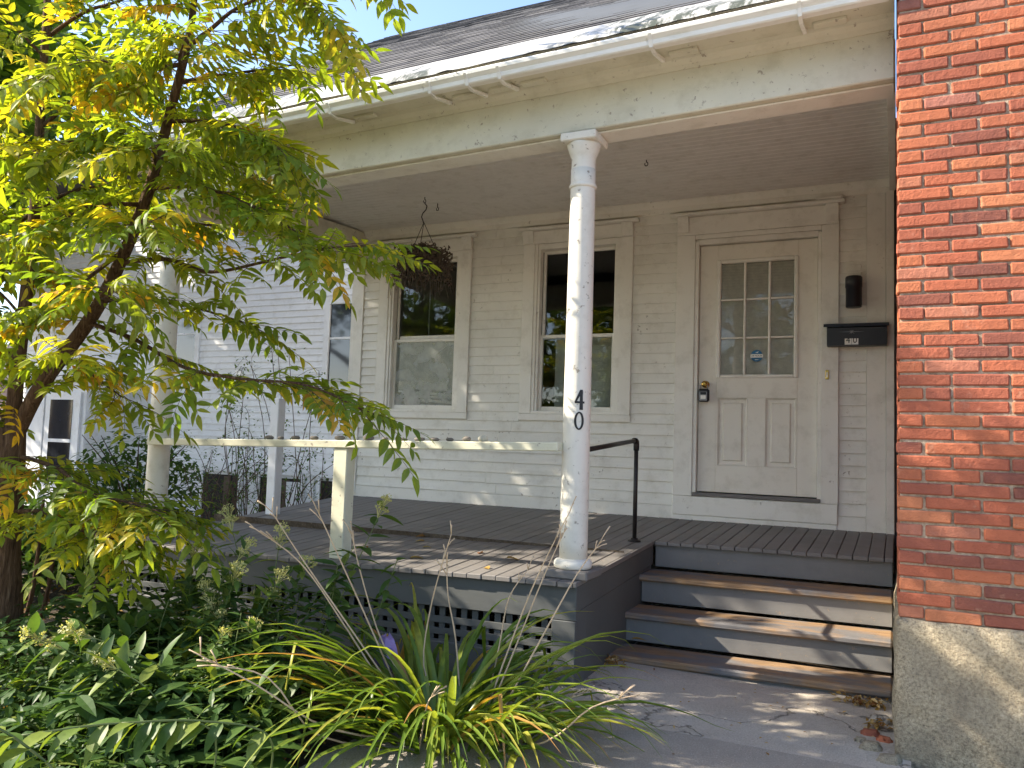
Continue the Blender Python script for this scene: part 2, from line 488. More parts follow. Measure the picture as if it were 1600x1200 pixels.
for i in range(NX):
    for j in range(NY):
        a = i * (NY + 1) + j; b.face([a, a + NY + 1, a + NY + 2, a + 1])
struct('walkway', b, concrete, True)
b = B(); b.box(-0.55, 4.2, -4.75, -3.02, G - 0.09, G + 0.024, 0.012)
struct('path_slab', b, aggregate)
b = B(); b.box(-30, 30, -8.2, -4.80, G - 0.1, G + 0.02, 0.01)
struct('pavement', b, concrete)
b = B(); b.box(-60, 60, -17, -8.25, G - 0.3, G - 0.10, 0.01)
struct('road', b, asphalt)

# ------------------------------------------------------------------ house
house = thing('porch_house', 'white clapboard house with grey front porch, steps and shingled roof', 'house', (0, 0, G))
wall = obj('wall', B(), white, house)
W1C, W2C = -2.66, -1.0875
HW = 0.5175                              # half width of a window casing
b = B()
for x0, x1 in ((XL, W1C - 0.42), (W1C + 0.42, W2C - 0.42), (W2C + 0.42, -0.06), (0.975, 1.46)):
    b.box(x0, x1, 0.002, 0.14, -1.0, 2.55)
for c in (W1C, W2C):
    b.box(c - 0.42, c + 0.42, 0.002, 0.14, -1.0, 0.58); b.box(c - 0.42, c + 0.42, 0.002, 0.14, 2.12, 2.55)
b.box(-0.06, 0.975, 0.002, 0.14, -1.0, -0.03); b.box(-0.06, 0.975, 0.002, 0.14, 2.06, 2.55)
obj('sheathing', b, white, wall)
# clapboards, one object each
rows = []
z = 0.543
while z < 2.40: rows.append((z, 0.0848)); z += 0.0848
z = 0.543
while z > -0.10: z -= 0.0945; rows.append((z, 0.0945))
opens = [(W1C - HW, W1C + HW, 0.553, 2.29), (W2C - HW, W2C + HW, 0.553, 2.29), (-0.19, 1.07, -0.19, 2.29)]
for z, h in sorted(rows):
    if z > 2.33: continue
    segs = [(XL + 0.145, 1.262)]
    zm = z + h / 2
    for (a, c, z0, z1) in opens:
        if z0 - 0.02 < zm < z1 + 0.01:
            new = []
            for s0, s1 in segs:
                if a > s0 and c < s1: new += [(s0, a), (c, s1)]
                else: new.append((s0, s1))
            segs = new
    for s0, s1 in segs:
        cuts = [s0, s1]
        if s1 - s0 > 1.2: cuts = [s0, s0 + (s1 - s0) * U(0.35, 0.65), s1]
        elif s1 - s0 > 0.5 and random.random() < 0.3: cuts = [s0, s0 + (s1 - s0) * U(0.3, 0.7), s1]
        for c0, c1 in zip(cuts, cuts[1:]):
            j = U(-0.0015, 0.0015); p = U(-0.0012, 0.0012)
            prof = [(0.0015, z + j), (-0.0195 + p, z + j), (-0.0205 + p, z + j + 0.003), (-0.004, z + h + 0.012), (0.0015, z + h + 0.012)]
            obj('clapboard', B().prism(prof, c0 + 0.0012, c1 - 0.0012), white, wall)
tw = B()
tw.box(XL, XL + 0.145, -0.028, 0.002, -0.30, 2.36)
obj('corner_board', tw, trimw, house)
obj('corner_board', BOX(1.264, 1.395, -0.028, 0.002, -0.24, 2.34), trimw, house)
obj('corner_board', BOX(1.398, 1.452, -0.045, 0.002, -0.26, 2.36), trimw, house)
obj('baseboard', BOX(XL + 0.147, 1.262, -0.024, 0.002, ZF - 0.03, -0.122), trimw, house)
obj('frieze_board', BOX(XL, XR, -0.03, 0.002, 2.325, 2.40), trimw, house)
obj('cove_moulding', B().prism([(0.0, 2.368), (-0.034, 2.368), (-0.05, 2.385), (-0.075, 2.412), (-0.075, 2.425), (0, 2.425)], XL, XR), trimw, house)
obj('shadow_gap_board', BOX(1.4525, 1.476, -0.012, 0.1, -1.0, 2.9, 0.001), skirtg, house)  # dark board stands in for the shadow gap against the brick
# side and rear shell, closed rooms behind the windows
sh = B()
sh.box(XL, XL + 0.12, 0.142, 6.5, -1.0, 2.5); sh.box(1.34, 1.46, 0.142, 6.5, -1.0, 2.5)
sh.box(XL, 1.46, 6.4, 6.5, -1.0, 2.5)
obj('side_wall', sh, white, house)
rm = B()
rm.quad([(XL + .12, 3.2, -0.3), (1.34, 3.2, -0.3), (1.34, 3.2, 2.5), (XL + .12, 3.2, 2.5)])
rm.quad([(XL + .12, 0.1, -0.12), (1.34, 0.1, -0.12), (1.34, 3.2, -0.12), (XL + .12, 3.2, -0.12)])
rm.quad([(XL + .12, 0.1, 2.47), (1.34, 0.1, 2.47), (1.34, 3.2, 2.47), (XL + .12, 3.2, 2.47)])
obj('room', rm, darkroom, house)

def window(c, filmed):
    wn = obj('window', B(), trimw, house)
    def P(name, *a, mat=trimw, **kk): return obj(name, BOX(*a, **kk), mat, wn)
    P('casing', c - HW, c - HW + 0.113, -0.034, 0.0, 0.613, 2.15)
    P('casing', c + HW - 0.113, c + HW, -0.034, 0.0, 0.613, 2.15)
    P('apron', c - HW - 0.006, c + HW + 0.006, -0.037, 0.0, 0.553, 0.611)
    P('header', c - HW, c + HW, -0.036, 0.0, 2.152, 2.268)
    P('cornice', c - HW - 0.05, c + HW + 0.05, -0.085, 0.0, 2.27, 2.298, b=0.006)
    for s in (-1, 1):
        x = c + s * (HW - 0.05)
        obj('corbel', B().prism([(-0.0365, 2.15), (-0.05, 2.16), (-0.058, 2.20), (-0.07, 2.268), (-0.0365, 2.268)], x - 0.05, x + 0.05), trimw, wn)
    # jamb, stops and the two sashes
    for s in (-1, 1):
        P('jamb', c + s * 0.405, c + s * 0.375, -0.026, 0.10, 0.612, 2.15)
        P('stop', c + s * 0.374, c + s * 0.352, -0.016, 0.05, 0.64, 2.12)
    P('head_jamb', c - 0.374, c + 0.374, -0.02, 0.10, 2.10, 2.15)
    P('sill', c - 0.404, c + 0.404, -0.03, 0.10, 0.612, 0.64)
    def sash(z0, z1, y, gm, nm):
        x0, x1 = c - 0.352, c + 0.352
        st = 0.026
        q = B()
        q.box(x0, x0 + st, y, y + 0.03, z0, z1); q.box(x1 - st, x1, y, y + 0.03, z0, z1)
        q.box(x0 + st, x1 - st, y, y + 0.03, z1 - 0.03, z1 - 0.001); q.box(x0 + st, x1 - st, y, y + 0.03, z0 + 0.001, z0 + 0.04)
        obj('sash', q, trimw, wn)
        g = B(); g.quad([(x0 + st, y + 0.015, z0 + .04), (x1 - st, y + 0.015, z0 + .04), (x1 - st, y + 0.015, z1 - .03), (x0 + st, y + 0.015, z1 - .03)])
        obj('pane', g, gm, wn)
    sash(0.64, 1.325, 0.025, film if filmed else pane, 'lower')
    sash(1.29, 2.10, 0.058, pane, 'upper')
    return wn
window(W1C, True); window(W2C, False)
obj('centre_bar', BOX(W1C - 0.006, W1C + 0.006, 0.09, 0.10, 1.32, 2.08), greyp, house)

def blind(x0, x1, z0, z1, y, label, step=0.021, broken=False):
    t = thing('window_blind', label, 'blind', ((x0 + x1) / 2, y, z0))
    obj('head_rail', BOX(x0, x1, y - 0.012, y + 0.014, z1, z1 + 0.03), blindm, t)
    q = B(); z = z1 - step
    while z > z0:
        tilt = 0.0125
        sag = 0.0
        if broken and z < z0 + 0.17:
            sag = U(0.01, 0.045)
            if random.random() < 0.30:
                z -= step * 1.3; continue
        xa = x0 if not (broken and z < z0 + 0.09) else x0 + (x1 - x0) * 0.42
        q.quad([(xa, y - 0.006, z - tilt + sag), (x1, y - 0.006, z - tilt), (x1, y + 0.006, z + tilt), (xa, y + 0.006, z + tilt + sag)])
        z -= step
    o = obj('slats', q, blindm, t); o['kind'] = 'stuff'
blind(W1C - 0.31, W1C + 0.31, 0.66, 1.33, 0.070, 'pale broken slat blind behind lower sash of the window by the hanging basket', broken=True)
blind(W2C - 0.31, W2C + 0.31, 0.69, 1.33, 0.30, 'lowered slat blind behind lower sash of the window behind the column')

# ------------------------------------------------------------------ door
dr = obj('door', B(), doorw, house)
DY = 0.012
def P(name, *a, mat=doorw, **kk): return obj(name, BOX(*a, **kk), mat, dr)
gx = [(0.178, 0.352), (0.372, 0.545), (0.563, 0.735)]
gz = [(0.961, 1.249), (1.258, 1.556), (1.578, 1.862)]
slab = B()
slab.box(0.0, 0.145, DY, DY + 0.045, 0.006, 2.025); slab.box(0.769, 0.914, DY, DY + 0.045, 0.006, 2.025)
slab.box(0.145, 0.769, DY, DY + 0.045, 1.897, 2.025); slab.box(0.145, 0.769, DY, DY + 0.045, 0.765, 0.930)
slab.box(0.145, 0.769, DY, DY + 0.045, 0.006, 0.222)
slab.box(0.145, 0.160, DY, DY + 0.045, 0.222, 0.765); slab.box(0.389, 0.532, DY, DY + 0.045, 0.222, 0.765); slab.box(0.758, 0.769, DY, DY + 0.045, 0.222, 0.765)
obj('slab', slab, doorw, dr)
for x0, x1 in ((0.160, 0.389), (0.532, 0.758)):
    q = B(); y1, y2 = DY + 0.014, DY + 0.002
    def ring(d, y): return [Vector((x0 + d, y, 0.222 + d)), Vector((x1 - d, y, 0.222 + d)), Vector((x1 - d, y, 0.765 - d)), Vector((x0 + d, y, 0.765 - d))]
    rings = [ring(0, DY), ring(0.012, y1), ring(0.036, y1), ring(0.046, y2)]
    for ra, rb in zip(rings, rings[1:]):
        for i in range(4):
            j = (i + 1) % 4; q.quad([ra[i], ra[j], rb[j], rb[i]])
    q.quad(rings[-1])
    obj('raised_panel', q, doorw, dr)
fr = B()
fr.box(0.137, 0.172, DY - 0.014, DY + 0.03, 0.927, 1.90, 0.008); fr.box(0.740, 0.773, DY - 0.014, DY + 0.03, 0.927, 1.90, 0.008)
fr.box(0.172, 0.740, DY - 0.014, DY + 0.03, 1.867, 1.90, 0.008); fr.box(0.172, 0.740, DY - 0.014, DY + 0.03, 0.927, 0.956, 0.008)
obj('glazing_frame', fr, trimw, dr)
for x in (0.362, 0.554): P('muntin', x - 0.010, x + 0.010, DY - 0.010, DY + 0.02, 0.956, 1.867, mat=trimw, b=0.006)
for z in (1.2535, 1.567):
    for (x0, x1) in ((0.172, 0.352), (0.372, 0.544), (0.564, 0.740)):
        P('muntin', x0, x1, DY - 0.008, DY + 0.02, z - 0.009, z + 0.009, mat=trimw, b=0.006)
for x0, x1 in gx:
    for z0, z1 in gz:
        q = B(); q.quad([(x0 - .012, DY + 0.012, z0 - .01), (x1 + .012, DY + 0.012, z0 - .01), (x1 + .012, DY + 0.012, z1 + .012), (x0 - .012, DY + 0.012, z1 + .012)])
        obj('pane', q, doorpane, dr)
kn = B(); kn.lathe([(0.028, 0), (0.031, 0.004), (0.026, 0.012), (0.012, 0.018), (0.012, 0.032), (0.022, 0.040), (0.027, 0.052), (0.022, 0.064), (0.008, 0.068)], (0, 0, 0), 20)
KM = Matrix.Translation((0.059, DY - 0.001, 0.875)) @ Matrix.Rotation(math.pi / 2, 4, 'X')
o = link('knob', kn.mesh('knob', brass, True), dr, KM)
P('latch_plate', 0.0595 - 0.013, 0.0595 + 0.013, DY - 0.0735, DY - 0.069, 0.866, 0.884, mat=brass)
# door surround
ds = obj('door_surround', B(), trimw, house)
def P2(name, *a, mat=trimw, **kk): return obj(name, BOX(*a, **kk), mat, ds)
P2('casing', -0.19, -0.035, -0.036, 0.0, -0.033, 2.115); P2('casing', 0.945, 1.07, -0.036, 0.0, -0.033, 2.115)
P2('jamb', -0.034, -0.004, -0.028, 0.12, -0.03, 2.06); P2('jamb', 0.918, 0.944, -0.028, 0.12, -0.03, 2.06)
P2('head_jamb', -0.004, 0.918, -0.026, 0.12, 2.032, 2.075); P2('head_strip', -0.034, 0.944, -0.033, 0, 2.077, 2.115)
P2('header', -0.19, 1.07, -0.038, 0.0, 2.117, 2.268)
P2('cornice', -0.24, 1.115, -0.09, 0.0, 2.27, 2.298, b=0.006); P2('cornice_block', 0.90, 1.10, -0.10, 0, 2.30, 2.318)
for x in (-0.135, 1.02):
    obj('corbel', B().prism([(-0.0385, 2.13), (-0.05, 2.14), (-0.06, 2.20), (-0.075, 2.268), (-0.0385, 2.268)], x - 0.045, x + 0.045), trimw, ds)
P2('threshold', -0.03, 0.944, -0.05, 0.12, -0.03, -0.002, mat=deckg); P2('apron', -0.19, 1.065, -0.042, 0.0, -0.185, -0.035)
P2('base_strip', -0.19, 1.062, -0.032, 0.0, ZF - 0.03, -0.188)
blind(0.16, 0.75, 0.94, 1.88, 0.050, 'closed slat blind behind the nine panes of the front door', step=0.023)
st = thing('security_sticker', 'round blue sticker reading 24 HOUR on the door glass', 'sticker', (0.457, DY + 0.010, 1.106))
q = B(); q.lathe([(0.047, 0), (0.047, 0.0006)], (0, 0, 0), 28)
FR = Matrix.Translation((0.457, DY + 0.0115, 1.106)) @ FACE_FRONT
link('disc', q.mesh('disc', stickb), st, FR)
q = B(); q.box(-0.048, 0.048, -0.014, 0.014, 0.0008, 0.0014, 0.0002)
link('band', q.mesh('band', stickw), st, FR)
link('lettering', text_mesh('24 HOUR', 0.020, 'lettering', numk), st, FR @ Matrix.Translation((0, 0, 0.0022)))
q = B(); q.quad([(-0.012, 0.024, 0.0012), (0.008, 0.024, 0.0012), (0.016, 0.036, 0.0012), (0.002, 0.031, 0.0012)])
link('emblem', q.mesh('emblem', stickw), st, FR)
q = B(); q.quad([(-0.014, -0.032, 0.0012), (0.014, -0.032, 0.0012), (0.012, -0.029, 0.0012), (-0.012, -0.029, 0.0012)])
link('emblem', q.mesh('emblem', stickw), st, FR)
lb = thing('key_lock_box', 'grey and black key lock box hanging from the brass door knob', 'lock box', (0.057, DY - 0.06, 0.73))
obj('body', BOX(0.014, 0.100, DY - 0.085, DY - 0.04, 0.730, 0.835, 0.012), blackp, lb)
obj('face_plate', BOX(0.026, 0.088, DY - 0.089, DY - 0.084, 0.738, 0.812, 0.004), greyp, lb)
obj('dial_window', BOX(0.034, 0.080, DY - 0.092, DY - 0.088, 0.788, 0.808, 0.003), blackp, lb)
obj('cover', BOX(0.036, 0.078, DY - 0.092, DY - 0.088, 0.752, 0.782, 0.003), stickw, lb)
obj('shackle', B().tube([(0.030, DY - 0.06, 0.83), (0.030, DY - 0.055, 0.865), (0.042, DY - 0.05, 0.888), (0.072, DY - 0.05, 0.888), (0.085, DY - 0.055, 0.865), (0.085, DY - 0.06, 0.83)], 0.005, 8), greyp, lb, True)
bl = thing('doorbell', 'small brass doorbell button on the right door casing', 'doorbell', (0.988, -0.037, 0.909))
obj('plate', BOX(0.976, 1.001, -0.046, -0.0365, 0.909, 0.981, 0.003), brass, bl)
obj('button', BOX(0.983, 0.994, -0.050, -0.046, 0.925, 0.965, 0.002), stickw, bl)
# mailbox and lamp
mb = thing('mailbox', 'black wall mailbox numbered 40 to the right of the front door', 'mailbox', (1.2, -0.06, 1.154))
obj('body', B().prism([(-0.037, 1.156), (-0.125, 1.156), (-0.135, 1.29), (-0.037, 1.325)], 0.992, 1.405), blackp, mb)
obj('lid', B().prism([(-0.03, 1.338), (-0.155, 1.318), (-0.158, 1.295), (-0.145, 1.30), (-0.03, 1.330)], 0.970, 1.418), blackp, mb)
for x in (1.140, 1.188):
    q = B(); q.box(-0.0232, 0.0232, -0.032, 0.032, 0, 0.001, 0.0003)
    ml = Matrix.Translation((x, -0.1290, 1.194)) @ Matrix.Rotation(R(90 - 4.3), 4, 'X')
    pl = link('number_plate', q.mesh('number_plate', stickw), mb, ml)
    link('digit', text_mesh('4' if x < 1.17 else '0', 0.064, 'digit', numk), mb, ml @ Matrix.Translation((0, 0, 0.0018)))
q = B()
for a0, ln in ((0, 0.085), (180, 0.10), (90, 0.02), (270, 0.02), (40, 0.028), (140, 0.028), (220, 0.028), (320, 0.028), (65, 0.018), (245, 0.018)):
    ca, sa = math.cos(R(a0)), math.sin(R(a0)); wv = 0.0022
    q.quad([(-sa * wv, ca * wv, 0.001), (sa * wv, -ca * wv, 0.001), (ca * ln, sa * ln, 0.001), (ca * ln * 0.98, sa * ln * 0.98 + 0.0004, 0.001)])
link('starburst_emblem', q.mesh('starburst_emblem', greyp), mb, Matrix.Translation((1.165, -0.1335, 1.258)) @ Matrix.Rotation(R(90 - 4.3), 4, 'X'))
wl = thing('wall_lamp', 'small black cylinder wall lamp above the mailbox', 'lamp', (1.177, -0.08, 1.44))
obj('back_plate', BOX(1.125, 1.232, -0.034, -0.014, 1.47, 1.69, 0.006), blackp, wl)
obj('arm', BOX(1.16, 1.195, -0.075, -0.034, 1.64, 1.67, 0.005), blackp, wl)
obj('shade', B().lathe([(0.050, 0), (0.056, 0.004), (0.056, 0.15), (0.060, 0.152), (0.060, 0.225), (0.054, 0.235), (0.02, 0.24)], (1.177, -0.105, 1.445), 24), blackp, wl, True)
pt = obj('mounting_patch', BOX(1.128, 1.226, -0.019, -0.0, 1.70, 1.79, 0.004), white, house)

# ------------------------------------------------------------------ ceiling and beams
q = B(); y = -2.36
while y < -0.06:
    q.prism([(y, ZC + 0.02), (y, ZC + 0.010), (y + 0.006, ZC), (y + 0.064, ZC), (y + 0.070, ZC + 0.010), (y + 0.070, ZC + 0.02)], XL + 0.05, XR, cap=False)
    y += 0.0702
cl = obj('ceiling', B(), ceilw, house)
o = obj('beadboard', q, ceilw, cl); o['kind'] = 'stuff'
obj('ceiling_trim', BOX(XR - 0.03, XR + 0.015, -2.30, -0.05, 2.33, ZC + 0.005), trimw, house)
bm = obj('front_beam', B(), beamw, house)
obj('beam_face', BOX(XL - 0.02, XR + 0.012, -2.545, -2.36, 2.118, 2.37, 0.006, beamfn), beamw, bm)
obj('beam_underside', BOX(XL - 0.01, XR + 0.010, -2.50, -2.34, 2.106, 2.1165, 0.003, beamfn), trimw, bm)
obj('bed_moulding', B().prism([(-2.546, 2.352), (-2.556, 2.352), (-2.565, 2.372), (-2.592, 2.392), (-2.60, 2.412), (-2.546, 2.412)], XL - 0.1, XR + 0.012, beamfn), beamw, bm)
obj('soffit', BOX(XL - 0.25, XR + 0.012, -2.76, -2.546, 2.4125, 2.43, 0.003, beamfn), beamw, bm)
obj('fascia', BOX(XL - 0.25, XR + 0.012, -2.775, -2.755, 2.405, 2.50, 0.003, beamfn), beamw, bm)
obj('side_beam', BOX(XL - 0.04, XL + 0.14, -2.36, -0.03, 2.10, 2.415, 0.006, lambda p: p + Vector((0, 0, -0.11 * (-p.y / 2.4) + 0.0))), beamw, house)
obj('gable_end', B().convex([Vector((XL - 0.02, y, z)) for y, z in ((-2.5, 2.36), (6.5, 2.45), (6.5, 2.6), (1.0, 4.95), (-2.5, 2.5))] + [Vector((XL + 0.05, y, z)) for y, z in ((-2.5, 2.36), (6.5, 2.45), (6.5, 2.6), (1.0, 4.95), (-2.5, 2.5))], [(0, 1, 2, 3, 4), (5, 6, 7, 8, 9), (0, 1, 6, 5), (1, 2, 7, 6), (2, 3, 8, 7), (3, 4, 9, 8), (4, 0, 5, 9)]), white, house)
# columns
def column(cx, cy, name_label):
    z0 = ZF + zd(cx, cy); z1 = 2.106 + zb(cx); Hh = z1 - z0
    co = obj('column', B(), colw, house, label=name_label)
    obj('plinth', BOX(cx - 0.125, cx + 0.125, cy - 0.12, cy + 0.12, z0 - 0.004, z0 + 0.042, 0.008), deckg, co)
    obj('base_ring', B().lathe([(0.088, 0.042), (0.099, 0.046), (0.104, 0.06), (0.102, 0.078), (0.094, 0.09), (0.075, 0.096)], (cx, cy, z0), 36), colw, co, True)
    prof = []
    for i in range(25):
        t = i / 24; prof.append((0.0758 - 0.0078 * t ** 1.5 + 0.0006 * noise.noise(Vector((t * 9, cx, 0))), 0.09 + t * (Hh - 0.09 - 0.19)))
    obj('shaft', B().lathe(prof, (cx, cy, z0), 36), colw, co, True)
    obj('capital', B().lathe([(0.067, Hh - 0.30), (0.074, Hh - 0.298), (0.078, Hh - 0.288), (0.074, Hh - 0.278), (0.068, Hh - 0.272), (0.067, Hh - 0.13), (0.073, Hh - 0.115), (0.085, Hh - 0.085), (0.093, Hh - 0.062), (0.095, Hh - 0.048), (0.088, Hh - 0.046)], (cx, cy, z0), 36), colw, co, True)
    obj('abacus', BOX(cx - 0.104, cx + 0.104, cy - 0.104, cy + 0.104, z0 + Hh - 0.0475, z0 + Hh - 0.001, 0.006), colw, co)
    return co
CX, CY = -0.107, -2.48
col1 = column(CX, CY, 'white round porch column with the black number 40')
column(-3.29, -2.47, 'white round porch column standing behind the tree branches')
# the number 40 on the near column, brush figures bent round the shaft
def wrap(poly2, zc, name):
    """2-D polygons (u across, w up) -> raised figure on the shaft"""
    th0 = math.atan2(CAM.y - CY, CAM.x - CX) + R(9)
    rr_ = 0.0740
    q = B()
    for pg in poly2:
        n = len(q.v)
        for r_ in (rr_ - 0.001, rr_ + 0.0035):
            for (u_, w_) in pg:
                a = th0 + u_ / rr_
                q.v.append(Vector((CX + r_ * math.cos(a), CY + r_ * math.sin(a), zc + w_)))
        kk = len(pg)
        q.face([n + kk + i for i in range(kk)])
        for i in range(kk):
            j = (i + 1) % kk; q.face([n + i, n + j, n + kk + j, n + kk + i])
    return obj(name, q, numk, col1, label='black painted figure %s on the column' % name[-1] if False else None)
def subdiv(p, q_, w0, w1, n=6):
    out = []
    dx, dy = q_[0] - p[0], q_[1] - p[1]; L = math.hypot(dx, dy); nx, ny = -dy / L, dx / L
    for i in range(n):
        t0, t1 = i / n, (i + 1) / n
        a0, a1 = w0 + (w1 - w0) * t0, w0 + (w1 - w0) * t1
        out.append([(p[0] + dx * t0 - nx * a0, p[1] + dy * t0 - ny * a0), (p[0] + dx * t1 - nx * a1, p[1] + dy * t1 - ny * a1),
                    (p[0] + dx * t1 + nx * a1, p[1] + dy * t1 + ny * a1), (p[0] + dx * t0 + nx * a0, p[1] + dy * t0 + ny * a0)])
    return out
four = subdiv((0.009, 0.052), (-0.022, -0.012), 0.0075, 0.005) + subdiv((-0.025, -0.012), (0.027, -0.013), 0.006, 0.0055) + subdiv((0.009, 0.055), (0.010, -0.053), 0.007, 0.0095)
wrap(four, 0.594, 'figure_four')
ring = []
for i in range(28):
    a0, a1 = 2 * math.pi * i / 28, 2 * math.pi * (i + 1) / 28
    tk = lambda a: 1 - (0.24 + 0.22 * abs(math.cos(a)))
    ring.append([(0.026 * math.cos(a0) * tk(a0), 0.049 * math.sin(a0) * (tk(a0) + .08)), (0.026 * math.cos(a0), 0.049 * math.sin(a0)), (0.026 * math.cos(a1), 0.049 * math.sin(a1)), (0.026 * math.cos(a1) * tk(a1), 0.049 * math.sin(a1) * (tk(a1) + .08))])
wrap(ring, 0.482, 'figure_zero')

# ------------------------------------------------------------------ deck, skirt, stairs
deck = obj('deck', B(), deckg, house)
x = XL + 0.02; bw = 0.0885
while x < XR - 0.02:
    x1 = min(x + bw, XR)
    if x < XS < x1 + 0.02: x1 = XS
    yf = DF if x < XS - 0.01 else DS
    j = U(-0.0015, 0.0015); e = U(-0.006, 0.004)
    ys = [yf + e, -0.026]
    if yf < -2: ys = [yf + e, -1.22 + (0.0 if int(x * 50) % 2 else 0.38) * (1 if x < -1.2 else 0), -0.026]
    for a, c in zip(ys, ys[1:]):
        obj('deck_board', BOX(x + 0.0022, x1 - 0.0022, a + 0.001, c - 0.001, ZF - 0.026 + j, ZF + j, 0.003, deckfn), deckg, deck)
    x = x1
sub = B(); sub.box(XL + 0.03, XS - 0.03, DF + 0.06, -0.03, ZF - 0.05, ZF - 0.029, 0.002, deckfn); sub.box(XS - 0.02, XR, DS + 0.05, -0.03, ZF - 0.05, ZF - 0.029, 0.002, deckfn)
obj('deck_joists', sub, skirtg, deck)
skirt = obj('porch_skirt', B(), skirtg, house)
zs = ZF - 0.03
def S(name, *a, **kk): return obj(name, BOX(*a, fn=deckfn, **kk), skirtg, skirt)
S('skirt_board', XL + 0.03, XS - 0.012, DF + 0.035, DF + 0.06, zs - 0.172, zs)
S('skirt_board', XS - 0.045, XS - 0.014, DF + 0.061, DS + 0.02, zs - 0.13, zs)
S('corner_panel', XS - 0.145, XS - 0.012, DF + 0.030, DF + 0.055, -0.93, zs - 0.174)
S('cheek_panel', XS - 0.042, XS - 0.016, DF + 0.062, DF + 0.20, -0.87, zs - 0.132)
S('cheek_panel', XS - 0.044, XS - 0.018, DF + 0.203, DS + 0.0, -0.86, zs - 0.132)
# lattice, every slat its own piece
lat = obj('lattice', B(), skirtg, skirt)
x = XL + 0.08
while x < XS - 0.16:
    obj('slat', BOX(x, x + 0.036, DF + 0.066, DF + 0.074, -0.86, zs - 0.165, 0.001, deckfn), skirtg, skirt)
    x += 0.0695
z = -0.482
for i in range(6):
    obj('slat', BOX(XL + 0.05, XS - 0.147, DF + 0.056, DF + 0.0645, z - 0.036, z, 0.001, deckfn), skirtg, skirt)
    z -= 0.064
obj('ground_board', BOX(XL + 0.03, XS - 0.146, DF + 0.02, DF + 0.05, -0.93, -0.76, 0.004), skirtg, skirt)
dk = B(); dk.quad([(XL, -1.7, -0.98), (XS - .05, -1.7, -0.98), (XS - .05, -1.7, -0.3), (XL, -1.7, -0.3)])
obj('crawl_space_wall', dk, soil, skirt)
obj('side_skirt', BOX(XL + 0.03, XL + 0.055, DF + 0.062, -0.05, -0.93, zs - 0.03, 0.003, deckfn), skirtg, skirt)

stairs = obj('stairs', B(), riserg, house)
nos = [(-1.184, ZF), (-1.470, -0.397), (-1.757, -0.571), (-2.043, -0.745)]
for i in range(1, 4):
    yn, z = nos[i]
    def sfn(p): return Vector((p.x + 0.0, p.y, p.z + (zd(p.x, nos[i][0]))))
    obj('tread', BOX(XS - 0.005 - 0.022 * (i), XR - 0.003, yn, nos[i - 1][0] + 0.02, z - 0.040, z, 0.010, sfn), treadw, stairs)
for i in range(4):
    yn, z = nos[i]
    def sfn(p): return Vector((p.x, p.y, p.z + zd(p.x, yn)))
    zlow = nos[i + 1][1] if i < 3 else z - 0.05
    obj('riser', BOX(XS - 0.01 * i, XR - 0.006, yn + 0.030, yn + 0.052, zlow + 0.002 - (0.06 if i == 3 else 0), z - (0.027 if i == 0 else 0.041), 0.002, sfn), riserg, stairs)
obj('stringer', BOX(XS - 0.10, XS - 0.05, -2.35, -1.5, G - 0.03, G + 0.11, 0.01, lambda p: p + Vector((0, 0, -0.11 * max(0, (-1.75 - p.y) / 0.6)))), skirtg, stairs)

# railing
rail = obj('railing', B(), railw, house)
def railz(x): return 0.302 + (x + 3.16) * 0.0207
obj('top_rail', BOX(-3.27, CX - 0.06, -2.60, -2.51, -0.047, 0.0, 0.005, lambda p: Vector((p.x, p.y, p.z + railz(p.x) + 0.003 * noise.noise(Vector((p.x * 2, 0, 0)))))), railw, rail)
obj('post', BOX(-1.652, -1.552, -2.59, -2.50, ZF + zd(-1.6, -2.55), railz(-1.6) - 0.048, 0.005), railw, rail)
obj('newel_post', BOX(-3.335, -3.245, -1.31, -1.22, ZF + zd(-3.3, -1.27), 0.66, 0.006), nbrw, rail)
hr = obj('handrail', B(), ironp, house)
ex, ey = -0.135, -1.26
obj('pipe', B().tube([(CX + 0.02, -2.40, 0.325), (ex, ey - 0.03, 0.392)], 0.0145, 12), ironp, hr, True)
obj('pipe', B().tube([(ex, ey, 0.36), (ex, ey, ZF + zd(ex, ey))], 0.0145, 12), ironp, hr, True)
obj('elbow', B().tube([(ex, ey - 0.06, 0.391), (ex, ey - 0.022, 0.392), (ex, ey - 0.004, 0.384), (ex, ey, 0.368), (ex, ey, 0.325)], [0.0195, 0.0205, 0.0205, 0.0205, 0.0195], 12), ironp, hr, True)
obj('floor_flange', B().lathe([(0.045, 0), (0.045, 0.008), (0.026, 0.012), (0.024, 0.024)], (ex, ey, ZF + zd(ex, ey)), 20), ironp, hr, True)

# ------------------------------------------------------------------ roof
roof = obj('roof', B(), shingle, house)
PIT = R(34.0); cs, sn = math.cos(PIT), math.sin(PIT)
EY, EZ = -2.80, 2.498
def slope(x, s, h=0.0): return Vector((x, EY + s * cs - h * sn, EZ + zb(x) * max(0, 1 - s / 3) + s * sn + h * cs))
q = B(); s = 0.44; row = 0
while s < 4.68:
    x = -3.95 - (row % 3) * 0.11; h0 = 0.006
    while x < XR + 0.01:
        x1 = min(x + 0.305 * U(0.6, 1.15), XR + 0.012)
        xa = max(x, -3.95)
        q.tint = min(1, max(0, random.gauss(0.5, 0.25)))
        t = U(0.007, 0.011); e = U(-0.004, 0.004)
        A, Bq, C, D = slope(xa, s + e, t), slope(x1 - 0.003, s + e, t), slope(x1 - 0.003, s + 0.15, 0.003), slope(xa, s + 0.15, 0.003)
        q.quad([A, Bq, C, D]); q.quad([slope(xa, s + e, 0), slope(x1 - 0.003, s + e, 0), Bq, A])
        x = x1
    s += 0.127; row += 1
o = obj('shingles', q, shingle, roof); o['kind'] = 'stuff'
q = B()
for i in range(2):
    pass
